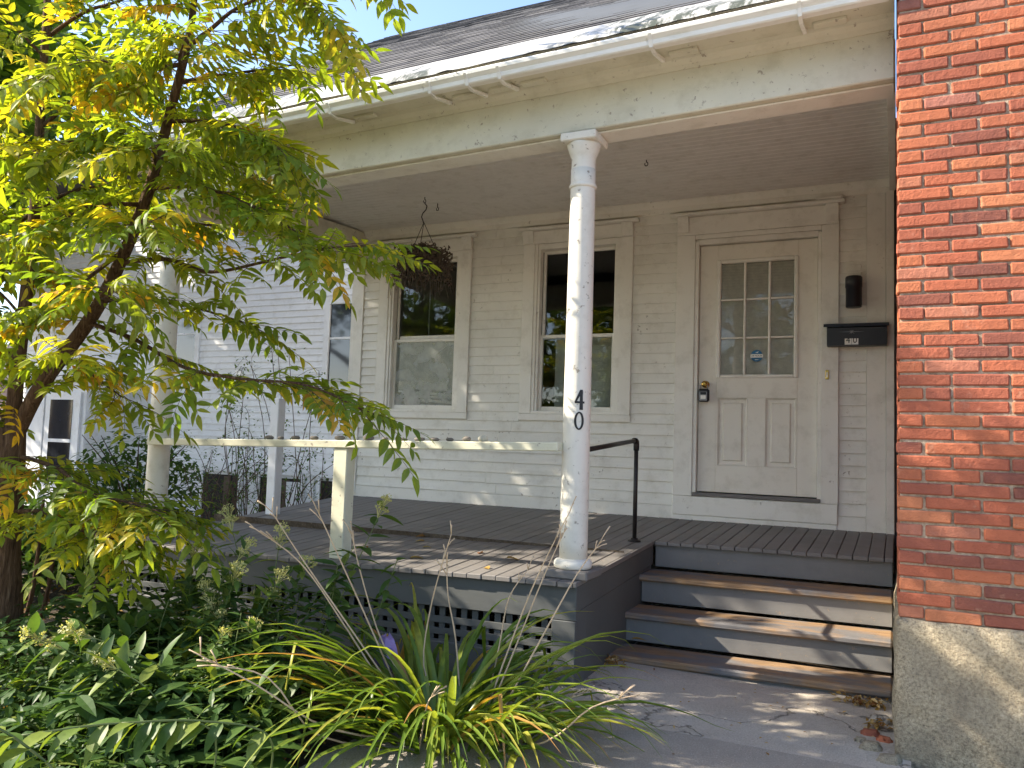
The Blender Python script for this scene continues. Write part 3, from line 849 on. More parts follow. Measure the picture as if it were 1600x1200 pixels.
def deckroof(x): return [slope(x, 0.02, -0.004), slope(x, 4.70, -0.004), slope(x, 4.70, -0.04), slope(x, 0.02, -0.04)]
a, c = deckroof(-3.94), deckroof(XR + 0.01)
q.convex([*a, *c], [(0, 1, 2, 3), (4, 5, 6, 7), (0, 1, 5, 4), (1, 2, 6, 5), (2, 3, 7, 6), (3, 0, 4, 7)])
q.convex([Vector((x, y, z)) for x in (-3.94, XR) for (y, z) in ((1.09, 5.12), (7.0, 2.5), (7.0, 2.46), (1.09, 5.08))], [(0, 1, 2, 3), (4, 5, 6, 7), (0, 1, 5, 4), (1, 2, 6, 5), (2, 3, 7, 6), (3, 0, 4, 7)])
obj('roof_deck', q, skirtg, roof)
q = B(); nx, ns = 150, 6
for i in range(nx + 1):
    x = -3.96 + (XR + 3.97) * i / nx
    for j in range(ns + 1):
        s = -0.015 + 0.475 * j / ns
        wv = 0.006 * noise.noise(Vector((x * 5, s * 2, 1))) + 0.010 * max(0, noise.noise(Vector((x * 9, 0, 5)))) * (1 - j / ns)
        q.v.append(slope(x, s, 0.012 + wv + (-0.02 if j == 0 else 0)))
for i in range(nx):
    for j in range(ns):
        a = i * (ns + 1) + j; q.face([a, a + ns + 1, a + ns + 2, a + 1])
obj('eave_flashing', q, flash, roof, True)
# gutter: thin folded channel
q = B()
prof = [(-2.778, 2.445), (-2.778, 2.375), (-2.79, 2.368), (-2.83, 2.368), (-2.838, 2.374), (-2.842, 2.395), (-2.862, 2.412), (-2.866, 2.428), (-2.862, 2.434), (-2.855, 2.430)]
inner = [(y + 0.003 if y < -2.79 else y + 0.002, z + 0.003) for y, z in reversed(prof)]
cuts = [-3.98, -2.1, -0.95, 0.35, XR - 0.01]
gut = obj('gutter', B(), gutterm, house)
for a, c in zip(cuts, cuts[1:]):
    obj('gutter_length', B().prism(prof + inner, a, c - 0.0005, lambda p: beamfn(p) + Vector((0, 0, 0.004 * noise.noise(Vector((p.x * 1.2, 0, 2)))))), gutterm, gut)
q = B(); rg = random.Random(3)
for i in range(700):
    p = Vector((rg.uniform(-3.9, XR - .05), rg.uniform(-2.85, -2.785), 0)); p.z = 2.418 + zb(p.x) + rg.uniform(0, .022); a = rg.uniform(0, 6.28)
    d = Vector((math.cos(a), math.sin(a) * .3, rg.uniform(-.1, .4))).normalized() * rg.uniform(.02, .05); n_ = Vector((0, 0, 1)).cross(d).normalized() * .008
    q.quad([p - n_, p + d * .5 - n_, p + d, p + n_])
o = obj('gutter_debris', q, deadm, gut); o['kind'] = 'stuff'
for x in (-2.35, -1.62, -0.92, -0.68, -0.48, 0.36, 1.06):
    pr = [(-2.60, 2.408), (-2.60, 2.388), (-2.775, 2.352), (-2.835, 2.360), (-2.850, 2.392), (-2.873, 2.415), (-2.869, 2.418), (-2.846, 2.394), (-2.832, 2.364), (-2.775, 2.364)]
    obj('gutter_bracket', B().prism(pr, x, x + 0.018, beamfn), gutterm, gut)
    obj('soffit_block', BOX(x + 0.05, x + 0.20, -2.66, -2.61, 2.395, 2.412, 0.003, beamfn), beamw, gut)

# ------------------------------------------------------------------ brick building
bb = thing('brick_building', 'red brick building corner on a rough granite foundation beside the porch', 'building', (1.47, -2.8, G))
BX, BY, BZ = 1.472, -2.80, -0.320
bl_ = 0.2095; ch = 0.0571; jt = 0.0088
bwall = obj('brick_wall', B(), brickm, bb)
q = B(); q.box(BX + 0.009, 4.2, BY + 0.0095, BY + 0.30, BZ - 0.002, 4.4, 0.002)
q.box(BX + 0.006, BX + 0.30, BY + 0.301, 3.0, BZ - 0.002, 4.4, 0.002)
q.box(4.18, 4.2, BY + 0.301, 3.0, BZ, 4.4); q.box(BX + 0.301, 4.2, 2.98, 3.0, BZ, 4.4)
obj('mortar_bed', q, mortar, bwall)
def brick_mesh(L, seed):
    rn = random.Random(seed); q = B()
    d = 0.09
    def fn(p):
        nz = Vector((seed * 3.7, 0, 0)) + p * 14
        return p + Vector((noise.noise(nz), noise.noise(nz + Vector((9, 0, 0))) * 0.6, noise.noise(nz + Vector((0, 9, 0))))) * 0.0042
    q.box(0, L - jt, 0, d, 0, ch - jt, 0.0055, fn); q.tint = 0
    q.t = [0.0] * len(q.t)
    return q.mesh('brick', brickm)
full = [brick_mesh(bl_, i) for i in range(7)]; half = [brick_mesh(bl_ / 2, 20 + i) for i in range(5)]
rest = B(); rest.tint = 1.0
z = BZ; r_ = 0
while z < 4.3:
    x = BX; first = True
    odd = r_ % 2 == 0
    while x < 4.1:
        isH = (first and odd) or (random.random() < 0.05)
        L = bl_ / 2 if isH else bl_
        yj = U(-0.004, 0.003); zj = U(-0.0015, 0.0015)
        if z < 2.5 and x < 2.22:
            mt = Matrix.Translation((x + (U(-0.004, 0.006) if first else U(-.001, .001)), BY + yj, z + zj)) @ Matrix.Rotation(U(-0.008, 0.008), 4, 'Y') @ Matrix.Rotation(U(-0.012, 0.012), 4, 'Z')
            link('brick', random.choice(half if isH else full), bwall, mt)
        else:
            rest.box(x, x + L - jt, BY + yj, BY + 0.09, z, z + ch - jt, 0.004)
        x += L; first = False
    y = BY + (0.105 if odd else 0.215)
    while y < 2.9 and z < 4.3:
        rest.box(BX + U(-0.003, 0.003), BX + 0.06, y, y + bl_ - jt, z, z + ch - jt, 0.004); y += bl_
    z += ch; r_ += 1
o = obj('upper_brickwork', rest, brickm, bb); o['kind'] = 'stuff'
# granite foundation: rough split blocks
def rough(x0, x1, y0, y1, z0, z1, nn, amp, seed, name, parent, mat):
    q = B(); n0 = Vector((seed * 5.1, seed, 0))
    dims = ((x1 - x0), (y1 - y0), (z1 - z0)); cnt = [max(2, int(d / nn)) for d in dims]
    idx = {}
    def V(i, j, k_):
        key = (i, j, k_)
        if key in idx: return idx[key]
        p = Vector((x0 + dims[0] * i / cnt[0], y0 + dims[1] * j / cnt[1], z0 + dims[2] * k_ / cnt[2]))
        d = Vector((noise.noise(p * 6 + n0), noise.noise(p * 6 + n0 + Vector((40, 0, 0))), noise.noise(p * 6 + n0 + Vector((0, 40, 0))))) * amp
        d += Vector((0, noise.noise(p * 28 + n0), 0)) * amp * 0.45
        ed = sum((i in (0, cnt[0]), j in (0, cnt[1]), k_ in (0, cnt[2])))
        if ed >= 2:
            c = Vector(((x0 + x1) / 2, (y0 + y1) / 2, (z0 + z1) / 2)); d += Vector([0.010 * (1 if (c[a] > p[a]) else -1) for a in range(3)])
        idx[key] = len(q.v); q.v.append(p + d); return idx[key]
    a, b_, c = cnt
    for i in range(a):
        for k_ in range(c):
            q.face([V(i, 0, k_), V(i + 1, 0, k_), V(i + 1, 0, k_ + 1), V(i, 0, k_ + 1)])
    for j in range(b_):
        for k_ in range(c):
            q.face([V(0, j + 1, k_), V(0, j, k_), V(0, j, k_ + 1), V(0, j + 1, k_ + 1)]); q.face([V(a, j, k_), V(a, j + 1, k_), V(a, j + 1, k_ + 1), V(a, j, k_ + 1)])
    for i in range(a):
        for j in range(b_):
            q.face([V(i, j, c), V(i + 1, j, c), V(i + 1, j + 1, c), V(i, j + 1, c)])
    return obj(name, q, mat, parent, True)
rough(1.458, 2.75, BY - 0.030, BY + 0.4, G - 0.08, BZ - 0.002, 0.022, 0.016, 1, 'foundation_stone', bb, granite)
rough(2.77, 4.2, BY - 0.030, BY + 0.4, G - 0.08, BZ - 0.002, 0.045, 0.016, 2, 'foundation_stone', bb, granite)
rough(1.462, 1.9, BY + 0.42, 0.5, G - 0.08, BZ - 0.002, 0.06, 0.014, 3, 'foundation_stone', bb, granite)
for i, (x, y, r0, mt) in enumerate(((1.40, -2.35, 0.055, concrete), (1.36, -2.55, 0.04, brickm), (1.42, -2.62, 0.035, brickm), (1.37, -2.75, 0.045, granite), (1.44, -2.86, 0.05, granite), (1.33, -2.68, 0.03, granite))):
    o = rough(x - r0, x + r0, y - r0 * 0.8, y + r0 * 0.8, G - 0.01, G + 0.015 + r0 * 0.4, r0 / 3, r0 * 0.35, 10 + i, 'rubble_piece', None, mt)
    tag(o, ['flat concrete lump below the bottom step by the granite', 'broken brick bit at the granite foot nearest the steps', 'small orange brick bit against the granite foot', 'grey stone bit beside the granite foot on the walkway', 'grey stone bit at the granite foot nearest the viewer', 'smallest grey stone bit out on the walkway'][i], 'rubble', 'rubble at the granite foot')

# ------------------------------------------------------------------ neighbour
NYW = 2.0
nb = thing('neighbour_house', 'white clapboard neighbouring house in shade seen behind the porch', 'house', (-8, NYW, G))
nwall = obj('wall', B(), nbrw, nb)
obj('sheathing', BOX(-11.9, -3.6, NYW + 0.004, NYW + 0.15, -1.05, 4.3), nbrw, nwall)
z = -0.06; expo = 0.088
nop = [(-8.36, -7.72, 1.30, 2.12), (-5.46, -4.6, 0.95, 2.2)]
while z < 4.2:
    segs = [(-11.75, -3.6)]
    for (a, c, z0, z1) in nop:
        if z0 - 0.05 < z + 0.04 < z1 + 0.05:
            new = []
            for s0, s1 in segs:
                if a > s0 and c < s1: new += [(s0, a), (c, s1)]
                else: new.append((s0, s1))
            segs = new
    for s0, s1 in segs:
        obj('clapboard', B().prism([(NYW + 0.003, z), (NYW - 0.018, z), (NYW - 0.019, z + 0.005), (NYW - 0.004, z + expo + 0.01), (NYW + 0.003, z + expo + 0.01)], s0, s1), nbrw, nwall)
    z += expo
obj('roof', B().prism([(NYW - 0.35, 4.22), (NYW - 0.35, 4.30), (NYW + 3.2, 5.4), (NYW + 6.8, 4.3), (NYW + 6.8, 4.22)], -12.2, -3.4), shingle, nb)
obj('water_table', BOX(-11.8, -3.6, NYW - 0.035, NYW + 0.002, -0.20, -0.062), nbrw, nb)
for c0, c1, z0, z1 in nop:
    wn = obj('window', B(), nbrw, nb)
    for nm, a in (('casing', (c0, c0 + 0.09, NYW - 0.035, NYW, z0, z1)), ('casing', (c1 - 0.09, c1, NYW - 0.035, NYW, z0, z1)), ('header', (c0 + .09, c1 - .09, NYW - 0.036, NYW, z1 - 0.09, z1)), ('sill', (c0 + .09, c1 - .09, NYW - 0.05, NYW, z0, z0 + 0.05)), ('meeting_rail', (c0 + .09, c1 - .09, NYW - 0.02, NYW, (z0 + z1) / 2 + 0.06, (z0 + z1) / 2 + 0.09))):
        obj(nm, BOX(*a), nbrw, wn)
    obj('pane', BOX(c0 + 0.09, c1 - 0.09, NYW - 0.008, NYW + 0.003, z0 + 0.05, z1 - 0.09, 0.001), plain('dim_pane', (0.035, 0.04, 0.05), 0.06, 0, 0.2, 4, 0.8, 0.02), wn)
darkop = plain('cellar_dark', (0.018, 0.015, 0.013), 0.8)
board = plain('cellar_board', (0.12, 0.085, 0.06), 0.8)
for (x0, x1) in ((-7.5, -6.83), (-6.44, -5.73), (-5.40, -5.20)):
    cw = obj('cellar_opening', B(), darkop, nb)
    obj('dark_panel', BOX(x0, x1, NYW - 0.012, NYW + 0.003, -0.95, -0.24, 0.002), darkop, cw)  # flat panel, the unlit opening's darkness is put into its colour
    obj('jamb', BOX(x0 - 0.06, x0, NYW - 0.03, NYW + 0.003, -1.0, -0.205), nbrw, cw); obj('jamb', BOX(x1, x1 + 0.06, NYW - 0.03, NYW + 0.003, -1.0, -0.205), nbrw, cw)
    if x1 - x0 > 0.5:
        obj('brown_shutter', BOX(x0 + 0.40, x0 + 0.52, NYW - 0.024, NYW - 0.013, -0.9, -0.26), board, cw)
    if abs(x1 + 5.73) < 0.1:
        obj('white_panel', BOX(x1 - 0.24, x1 - 0.01, NYW - 0.026, NYW - 0.014, -0.64, -0.28), nbrw, cw)
for zz in range(7):
    obj('clapboard', BOX(-5.61, -5.51, NYW - 0.03, NYW + 0.003, -0.95 + zz * 0.105, -0.95 + zz * 0.105 + 0.10), nbrw, nwall)
# bay with a tall dark window, far left
bay = obj('bay', B(), nbrw, nb)
obj('body', BOX(-10.5, -9.2, 1.32, 2.0, -1.0, 1.05), nbrw, bay)
obj('pilaster', BOX(-10.54, -10.08, 1.28, 1.32, -1.0, 1.0), nbrw, bay)
obj('window_frame', BOX(-10.05, -9.28, 1.285, 1.319, -0.65, 0.87), nbrw, bay)
obj('pane', BOX(-9.93, -9.44, 1.278, 1.29, -0.45, 0.13, 0.001), plain('dim_pane_low', (0.02, 0.024, 0.03), 0.06, 0, 0.2, 4, 0.8, 0.02), bay)
obj('pane', BOX(-9.93, -9.44, 1.276, 1.29, 0.18, 0.76, 0.001), plain('dim_pane_up', (0.03, 0.035, 0.045), 0.06, 0, 0.2, 4, 0.8, 0.02), bay)
obj('meeting_rail', BOX(-9.93, -9.44, 1.272, 1.286, 0.13, 0.18), nbrw, bay)
obj('cornice', BOX(-10.62, -9.1, 1.2, 2.0, 1.05, 1.14), nbrw, bay)
ms = thing('mauve_shed', 'mauve plank shed wall with dark eave at the far left', 'shed', (-14, 2.6, G))
obj('wall', BOX(-17, -11.95, 2.4, 5, -1.05, 1.12), pinkm, ms)
obj('roof', B().convex([Vector((x, y, z)) for x in (-17.2, -11.85) for y, z in ((2.2, 1.12), (3.7, 2.0), (5.2, 1.12), (3.7, 1.92))], [(0, 1, 5, 4), (1, 2, 6, 5), (0, 3, 7, 4), (3, 2, 6, 7), (0, 1, 3), (1, 2, 3), (4, 5, 7), (5, 6, 7)]), plain('dark_roof', (0.06, 0.055, 0.055), 0.9), ms)

# ------------------------------------------------------------------ things on the porch
sx = [425, 443, 466, 495, 535, 580, 606, 631, 659, 683, 706, 732, 757]
sl = ['first', 'second', 'third', 'fourth', 'fifth', 'sixth', 'seventh', 'eighth', 'ninth', 'tenth', 'eleventh', 'twelfth', 'thirteenth']
for i, px in enumerate(sx):
    d = (-2.555 - CAM.y) / (FW + (px - 800) / FPX * RT).y
    p = CAM + d * (FW + (px - 800) / FPX * RT); x = p.x
    L = [0.030, 0.022, 0.028, 0.03, 0.034, 0.036, 0.02, 0.04, 0.032, 0.028, 0.024, 0.026, 0.028][i]; hh = [0.016, 0.013, 0.016, 0.015, 0.016, 0.018, 0.013, 0.010, 0.013, 0.012, 0.012, 0.016, 0.021][i]
    q = B(); nn = 10
    for a in range(1, 6):
        ph = math.pi * a / 6
        for k_ in range(nn):
            th = 2 * math.pi * k_ / nn
            v = Vector((L * math.sin(ph) * math.cos(th), L * 0.75 * math.sin(ph) * math.sin(th), -hh * math.cos(ph)))
            v *= 1 + 0.25 * noise.noise(v * 30 + Vector((i * 7, 0, 0)))
            q.v.append(v)
    for a in range(4):
        for k_ in range(nn):
            q.face([a * nn + k_, a * nn + (k_ + 1) % nn, (a + 1) * nn + (k_ + 1) % nn, (a + 1) * nn + k_])
    q.face(list(reversed(range(nn)))); q.face([4 * nn + k_ for k_ in range(nn)])
    pale = i in (12,)
    o = link('rail_stone', q.mesh('rail_stone', stonep if pale else stonem, True), None, Matrix.Translation((x, -2.555, railz(x) + hh * 0.80)) @ Matrix.Rotation(U(0, 0.6), 4, 'Z'))
    lb_ = 'pale crystalline stone on the porch rail, last towards the numbered column' if pale else 'dark stone on the porch rail, %s from the left end of the row' % sl[i]
    tag(o, lb_, 'stone', 'stones in a row on the rail')

def hook(p, nm, lab, length=0.055):
    t = thing('ceiling_hook', lab, 'hook', p, 'hooks in the porch ceiling')
    q = B(); q.tube([(p[0], p[1], ZC + 0.003), (p[0], p[1], ZC - length * 0.4)], 0.004, 6)
    obj('shank', q, rust, t)
    pts = [(p[0] + 0.012 * math.sin(a), p[1], ZC - length * 0.4 - 0.014 + 0.014 * math.cos(a)) for a in [i * R(38) for i in range(9)]]
    obj('eye', B().tube(pts, 0.0035, 6), rust, t)
    return t
hook((-2.174, -0.844, ZC), 'h', 'dark hook in the ceiling carrying the hanging basket')
hook((-2.165, -0.645, ZC), 'h', 'dark empty hook in the ceiling right beside the hanging basket', 0.09)
hook((-0.163, -1.07, ZC), 'h', 'small empty hook in the ceiling right of the column', 0.04)
hb_ = thing('hanging_basket', 'hanging basket of dead brown foliage in front of the left window', 'basket', (-2.174, -0.844, 1.62))
hx, hy = -2.174, -0.844
pts = [(hx + 0.03 * math.sin(t), hy, ZC - 0.05 - 0.03 * i) for i, t in enumerate([0, 0.9, 0.6, -0.5, -1.0, -0.4, 0.0])]
obj('s_hook', B().tube(pts, 0.005, 6), rust, hb_)
for a in (0.3, 2.4, 4.5):
    obj('hanger_wire', B().tube([(hx, hy, ZC - 0.22), (hx + 0.13 * math.cos(a), hy + 0.13 * math.sin(a), 1.93)], 0.003, 5), rust, hb_)
obj('pot', B().lathe([(0.08, 0), (0.10, 0.02), (0.13, 0.13), (0.137, 0.14), (0.13, 0.145)], (hx, hy, 1.79), 20), rust, hb_, True)
q = B()
for i in range(2600):
    a = U(0, 6.28); r0 = U(0.0, 0.23) ** 1.0; zz = 1.98 - (r0 / 0.23) ** 1.6 * U(0.0, 0.30) + U(-0.06, 0.03)
    p = Vector((hx + r0 * math.cos(a) * 1.15, hy + r0 * math.sin(a), zz))
    d = Vector((U(-1, 1), U(-1, 1), U(-1.6, 0.2))).normalized() * U(0.015, 0.05); n_ = d.orthogonal().normalized() * U(0.004, 0.010)
    q.quad([p - n_, p + d * 0.5 - n_ * 1.5, p + d, p + d * 0.5 + n_ * 1.5])
for i in range(60):
    a = U(0, 6.28); r0 = U(0.12, 0.25)
    p = Vector((hx + r0 * math.cos(a) * 1.15, hy + r0 * math.sin(a), 1.90))
    q.tube([p, p + Vector((U(-.03, .03), U(-.03, .03), -U(0.1, 0.18))), p + Vector((U(-.06, .06), U(-.05, .05), -U(0.2, 0.36)))], 0.002, 3)
o = obj('dead_foliage', q, deadm, hb_); o['kind'] = 'stuff'

# ------------------------------------------------------------------ foliage helpers
def blade(q, base, d, up, L, W, curl=0.15, fold=0.25, seg=4, tip=1.6, shape='lance'):
    """one leaf: folded along the midrib, curling to the tip"""
    d = d.normalized(); side = d.cross(up)
    if side.length < 1e-4: side = d.orthogonal()
    side.normalize(); nrm = side.cross(d).normalized()
    n = len(q.v)
    for i in range(seg + 1):
        t = i / seg
        if shape == 'lance': wd_ = W * math.sin(math.pi * min(1, t ** 0.75 * 0.97 + 0.03)) ** 0.9
        else: wd_ = W * (1 - t ** 2.2) * (0.6 + 0.4 * min(1, t * 6))
        c = base + d * (L * t) - nrm * (curl * L * t * t)
        q.v += [c - side * wd_ + nrm * (wd_ * fold), c, c + side * wd_ + nrm * (wd_ * fold)]
    for i in range(seg):
        a = n + i * 3
        q.face([a, a + 1, a + 4, a + 3]); q.face([a + 1, a + 2, a + 5, a + 4])

def compound(seed, tint, npair, L):
    """pinnate leaf: a rachis with pairs of leaflets, pointing along +x"""
    rn = random.Random(seed); q = B(); q.tint = tint
    def pos(t): return Vector((L * t, 0.02 * math.sin(t * 3 + seed), -0.16 * L * t * t))
    q.cur = 1
    q.tube([pos(i / 6) for i in range(7)], [0.0028 - 0.0018 * i / 6 for i in range(7)], 3, False)
    q.cur = 0
    for k_ in range(npair):
        t = 0.16 + 0.80 * (k_ + 0.5) / npair
        for s in (-1, 1):
            if rn.random() < 0.05: continue
            q.tint = min(1, max(0, tint + rn.gauss(0, 0.06)))
            ang = R(rn.uniform(52, 78) - 14 * t)
            d = Vector((math.cos(ang), s * math.sin(ang), rn.uniform(-0.45, -0.02)))
            ll = L * 0.262 * (1 - 0.35 * abs(t - 0.45) * 1.4) * rn.uniform(0.85, 1.15)
            blade(q, pos(t), d, Vector((rn.uniform(-.25, .25), rn.uniform(-.25, .25), 1)), ll, ll * rn.uniform(0.165, 0.205), rn.uniform(0.05, 0.5), rn.uniform(0.1, 0.45), 4)
    blade(q, pos(0.98), Vector((1, rn.uniform(-.3, .3), -0.35)), Vector((0, 0, 1)), L * 0.24, L * 0.045, 0.2, 0.2, 4)
    return q
class Leafset:
    """compound leaves in a range of autumn tints"""
    def __init__(s):
        s.raw = {}
        for ti, tv in enumerate((0.08, 0.25, 0.4, 0.55, 0.66, 0.78, 0.92)):
            for k_ in range(3):
                q = compound(ti * 10 + k_, tv, 5 + (k_ + ti) % 3, 0.45)
                s.raw[(ti, k_)] = (q, q.mesh('leaf', [treeleaf, twigm], False))
LS = Leafset()

def curve(pts, per=5):
    """smooth run through control points"""
    pts = [Vector(p) for p in pts]; out = []
    for i in range(len(pts) - 1):
        p0, p1, p2, p3 = pts[max(i - 1, 0)], pts[i], pts[i + 1], pts[min(i + 2, len(pts) - 1)]
        for k_ in range(per):
            t = k_ / per
            out.append(0.5 * ((2 * p1) + (p2 - p0) * t + (2 * p0 - 5 * p1 + 4 * p2 - p3) * t * t + (3 * p1 - p0 - 3 * p2 + p3) * t ** 3))
    out.append(pts[-1]); return out

# ------------------------------------------------------------------ the tree in the front bed
base = at(12, 1068, 4.2); base.z = G - 0.05
tree = thing('young_tree', 'young forked tree with feathery yellow green leaves in the front bed', 'tree', base)
fork = at(20, 668, 4.15)
trunk = [base, at(10, 960, 4.18), at(8, 860, 4.16), at(16, 760, 4.15), fork]
c = curve(trunk); obj('trunk', B().tube(c, [0.085 - 0.025 * (i / len(c)) + 0.006 * noise.noise(Vector((i, 0, 0))) for i in range(len(c))], 12), bark, tree, True)
BR = []     # (points, r0, r1, leaf density per metre, tint bias)
def branch(pts, r0, r1, dens, tb=0.0, first=None):
    c = curve(([first] if first else []) + [at(*p) for p in pts]); n = len(c)
    obj('branch', B().tube(c, [r0 + (r1 - r0) * (i / (n - 1)) for i in range(n)], 8), bark, tree, True)
    BR.append((c, dens, tb)); return c
branch([(26, 590, 4.17), (42, 450, 4.2), (55, 320, 4.22), (62, 200, 4.25), (72, 40, 4.28), (82, -140, 4.3), (90, -260, 4.3)], 0.040, 0.010, 3.0, 0, at(18, 690, 4.15))
branch([(66, 600, 4.1), (140, 500, 4.05), (190, 405, 4.02), (235, 290, 4.0), (262, 190, 3.97), (288, 90, 3.95), (300, 30, 3.95), (312, -90, 3.95), (330, -280, 4.0)], 0.041, 0.009, 2.5, 0, at(20, 690, 4.15))
SB = [
 ([(140, 505, 4.05), (210, 530, 3.95), (290, 575, 3.8), (380, 592, 3.7), (480, 602, 3.62), (565, 640, 3.6)], 9, 0.0),
 ([(185, 412, 4.02), (260, 405, 3.9), (330, 425, 3.85), (430, 405, 3.8), (510, 388, 3.8), (575, 384, 3.8)], 9, 0.05),
 ([(140, 505, 4.05), (150, 470, 3.75), (175, 445, 3.45)], 12, 0.05),
 ([(200, 385, 4.02), (205, 360, 3.75), (225, 345, 3.5)], 12, 0.05),
 ([(245, 260, 4.0), (240, 240, 3.75), (250, 225, 3.5)], 12, 0.1),
 ([(60, 610, 4.1), (90, 570, 3.85), (115, 550, 3.65)], 10, 0.15),
 ([(285, 110, 3.95), (280, 90, 3.7), (290, 60, 3.5)], 12, 0.1),
 ([(28, 712, 4.15), (90, 732, 4.0), (140, 772, 3.85), (200, 785, 3.75), (250, 800, 3.7)], 26, 0.0),
 ([(12, 800, 4.15), (70, 800, 4.0), (130, 830, 3.9), (190, 845, 3.85)], 20, 0.22),
 ([(235, 295, 4.0), (310, 292, 3.9), (370, 312, 3.8), (430, 340, 3.7), (470, 370, 3.65)], 10, 0.05),
 ([(262, 190, 3.97), (340, 190, 3.85), (400, 215, 3.75), (440, 235, 3.7)], 13, 0.12),
 ([(292, 75, 3.95), (330, 45, 3.85), (372, 12, 3.75), (440, -10, 3.65), (500, 20, 3.6)], 17, 0.12),
 ([(285, 100, 3.95), (220, 110, 3.8), (150, 95, 3.7), (80, 110, 3.6)], 15, 0.18),
 ([(250, 230, 4.0), (180, 210, 3.85), (110, 220, 3.75), (40, 240, 3.7)], 16, 0.1),
 ([(222, 320, 4.0), (150, 320, 3.9), (90, 345, 3.8), (20, 370, 3.75)], 16, 0.05),
 ([(200, 385, 4.02), (130, 440, 3.9), (80, 470, 3.8), (30, 490, 3.75)], 11, 0.15),
 ([(160, 470, 4.05), (230, 470, 4.1), (300, 480, 4.1), (370, 500, 4.15)], 8, 0.1),
 ([(100, 555, 4.1), (150, 590, 4.0), (190, 620, 3.95)], 10, 0.25),
 ([(62, 200, 4.25), (120, 160, 4.3), (190, 150, 4.35), (250, 160, 4.4)], 13, 0.15),
 ([(72, 60, 4.28), (130, 20, 4.2), (190, 0, 4.1), (250, -30, 4.0)], 14, 0.1),
 ([(50, 380, 4.2), (0, 330, 4.2), (-60, 300, 4.2)], 13, 0.1),
 ([(60, 240, 4.25), (10, 180, 4.2), (-50, 130, 4.2)], 13, 0.15),
 ([(70, 90, 4.28), (20, 40, 4.2), (-40, -10, 4.1)], 13, 0.15),
 ([(38, 500, 4.18), (-10, 450, 4.1), (-80, 430, 4.0)], 10, 0.0),
 ([(245, 250, 4.0), (300, 240, 4.2), (350, 260, 4.4), (410, 280, 4.5)], 14, 0.05),
 ([(225, 330, 4.0), (280, 345, 4.2), (330, 352, 4.35), (370, 350, 4.45)], 8, 0.0),
 ([(275, 130, 3.96), (330, 120, 4.1), (400, 110, 4.2), (470, 100, 4.25)], 15, 0.12),
 ([(55, 330, 4.2), (110, 300, 4.35), (170, 290, 4.5), (220, 300, 4.6)], 13, 0.0),
 ([(18, 740, 4.15), (-20, 720, 4.0), (-70, 730, 3.9)], 9, 0.1),
 ([(30, 560, 4.17), (-80, 500, 4.1), (-200, 470, 4.0), (-330, 480, 3.9)], 20, 0.0),  # leftward ones from here are out of view, added to shade bed and skirt
 ([(45, 420, 4.2), (-90, 360, 4.3), (-230, 320, 4.4), (-380, 330, 4.4)], 22, 0.0),
 ([(18, 700, 4.15), (-100, 640, 4.2), (-220, 620, 4.3), (-320, 640, 4.3)], 14, 0.0),
 ([(55, 330, 4.2), (-100, 420, 4.6), (-250, 430, 5.0), (-400, 440, 5.3)], 24, 0.0),
 ([(45, 420, 4.2), (-100, 330, 4.7), (-220, 260, 5.2), (-340, 250, 5.6)], 24, 0.0),
 ([(30, 560, 4.17), (-80, 540, 4.5), (-180, 520, 4.9), (-300, 520, 5.3)], 24, 0.0),
 ([(20, 660, 4.15), (-90, 600, 4.6), (-200, 590, 5.0), (-300, 600, 5.4)], 22, 0.0),
 ([(305, -20, 3.95), (380, -60, 3.8), (470, -80, 3.7), (560, -70, 3.6)], 12, 0.1),
 ([(312, -100, 3.95), (230, -120, 3.9), (150, -110, 3.9)], 13, 0.1),
 ([(82, -140, 4.3), (10, -200, 4.3), (-60, -220, 4.3)], 12, 0.1),
 ([(320, -190, 3.98), (430, -230, 4.1), (560, -220, 4.3)], 13, 0.1),
 ([(330, -280, 4.0), (220, -320, 4.1), (120, -300, 4.2)], 13, 0.1),
]
for pts, dens, tb in SB:
    branch(pts, 0.012 if len(pts) > 3 else 0.009, 0.0035, dens, tb)
spots_ = []
rl = random.Random(7)
for c, dens, tb in BR:
    acc = 0.0; Ltot = sum((c[i + 1] - c[i]).length for i in range(len(c) - 1)); run = 0
    for i in range(len(c) - 1):
        sg = (c[i + 1] - c[i]); run += sg.length
        acc += sg.length * dens * (1.6 if c[i].z > 2.75 else 3.3 if c[i].z > 2.25 else 5.0 if c[i].z > 1.3 else 3.0) * (0.4 + 1.0 * run / Ltot)
        while acc > 1:
            acc -= 1
            p = c[i] + sg * rl.random(); d0 = sg.normalized()
            side = Vector((-d0.y, d0.x, 0)); side = side.normalized() if side.length > 0.05 else Vector((rl.uniform(-1, 1), rl.uniform(-1, 1), 0)).normalized()
            d = d0 * rl.uniform(0.0, 1.0) * Vector((1, 1, 0.3)).length / 1.4 + side * rl.choice((-1, 1)) * rl.uniform(0.4, 1.0) + Vector((0, 0, rl.uniform(-0.40, 0.25)))
            spots_.append((p, d.normalized(), tb, rl.uniform(0.5, 0.88)))
    d0 = (c[-1] - c[-3]).normalized()
    for _ in range(3):
        spots_.append((c[-1].copy(), (d0 + Vector((rl.uniform(-.5, .5), rl.uniform(-.5, .5), rl.uniform(-.4, .15)))).normalized(), tb, rl.uniform(0.6, 0.95)))
def leafmatrix(p, d, s, rn):
    up = Vector((rn.uniform(-0.75, 0.75), rn.uniform(-0.75, 0.75), 1)); y = up.cross(d).normalized(); z = d.cross(y)
    mt = Matrix((d, y, z)).transposed().to_4x4(); mt.translation = p
    return mt @ Matrix.Scale(s, 4)
def inframe(p):
    r0 = p - CAM; dd = r0.dot(FW); x = 800 + FPX * r0.dot(RT) / dd; y = 600 - FPX * r0.dot(UP) / dd
    return -40 < x < 1640 and -60 < y < 1240, dd
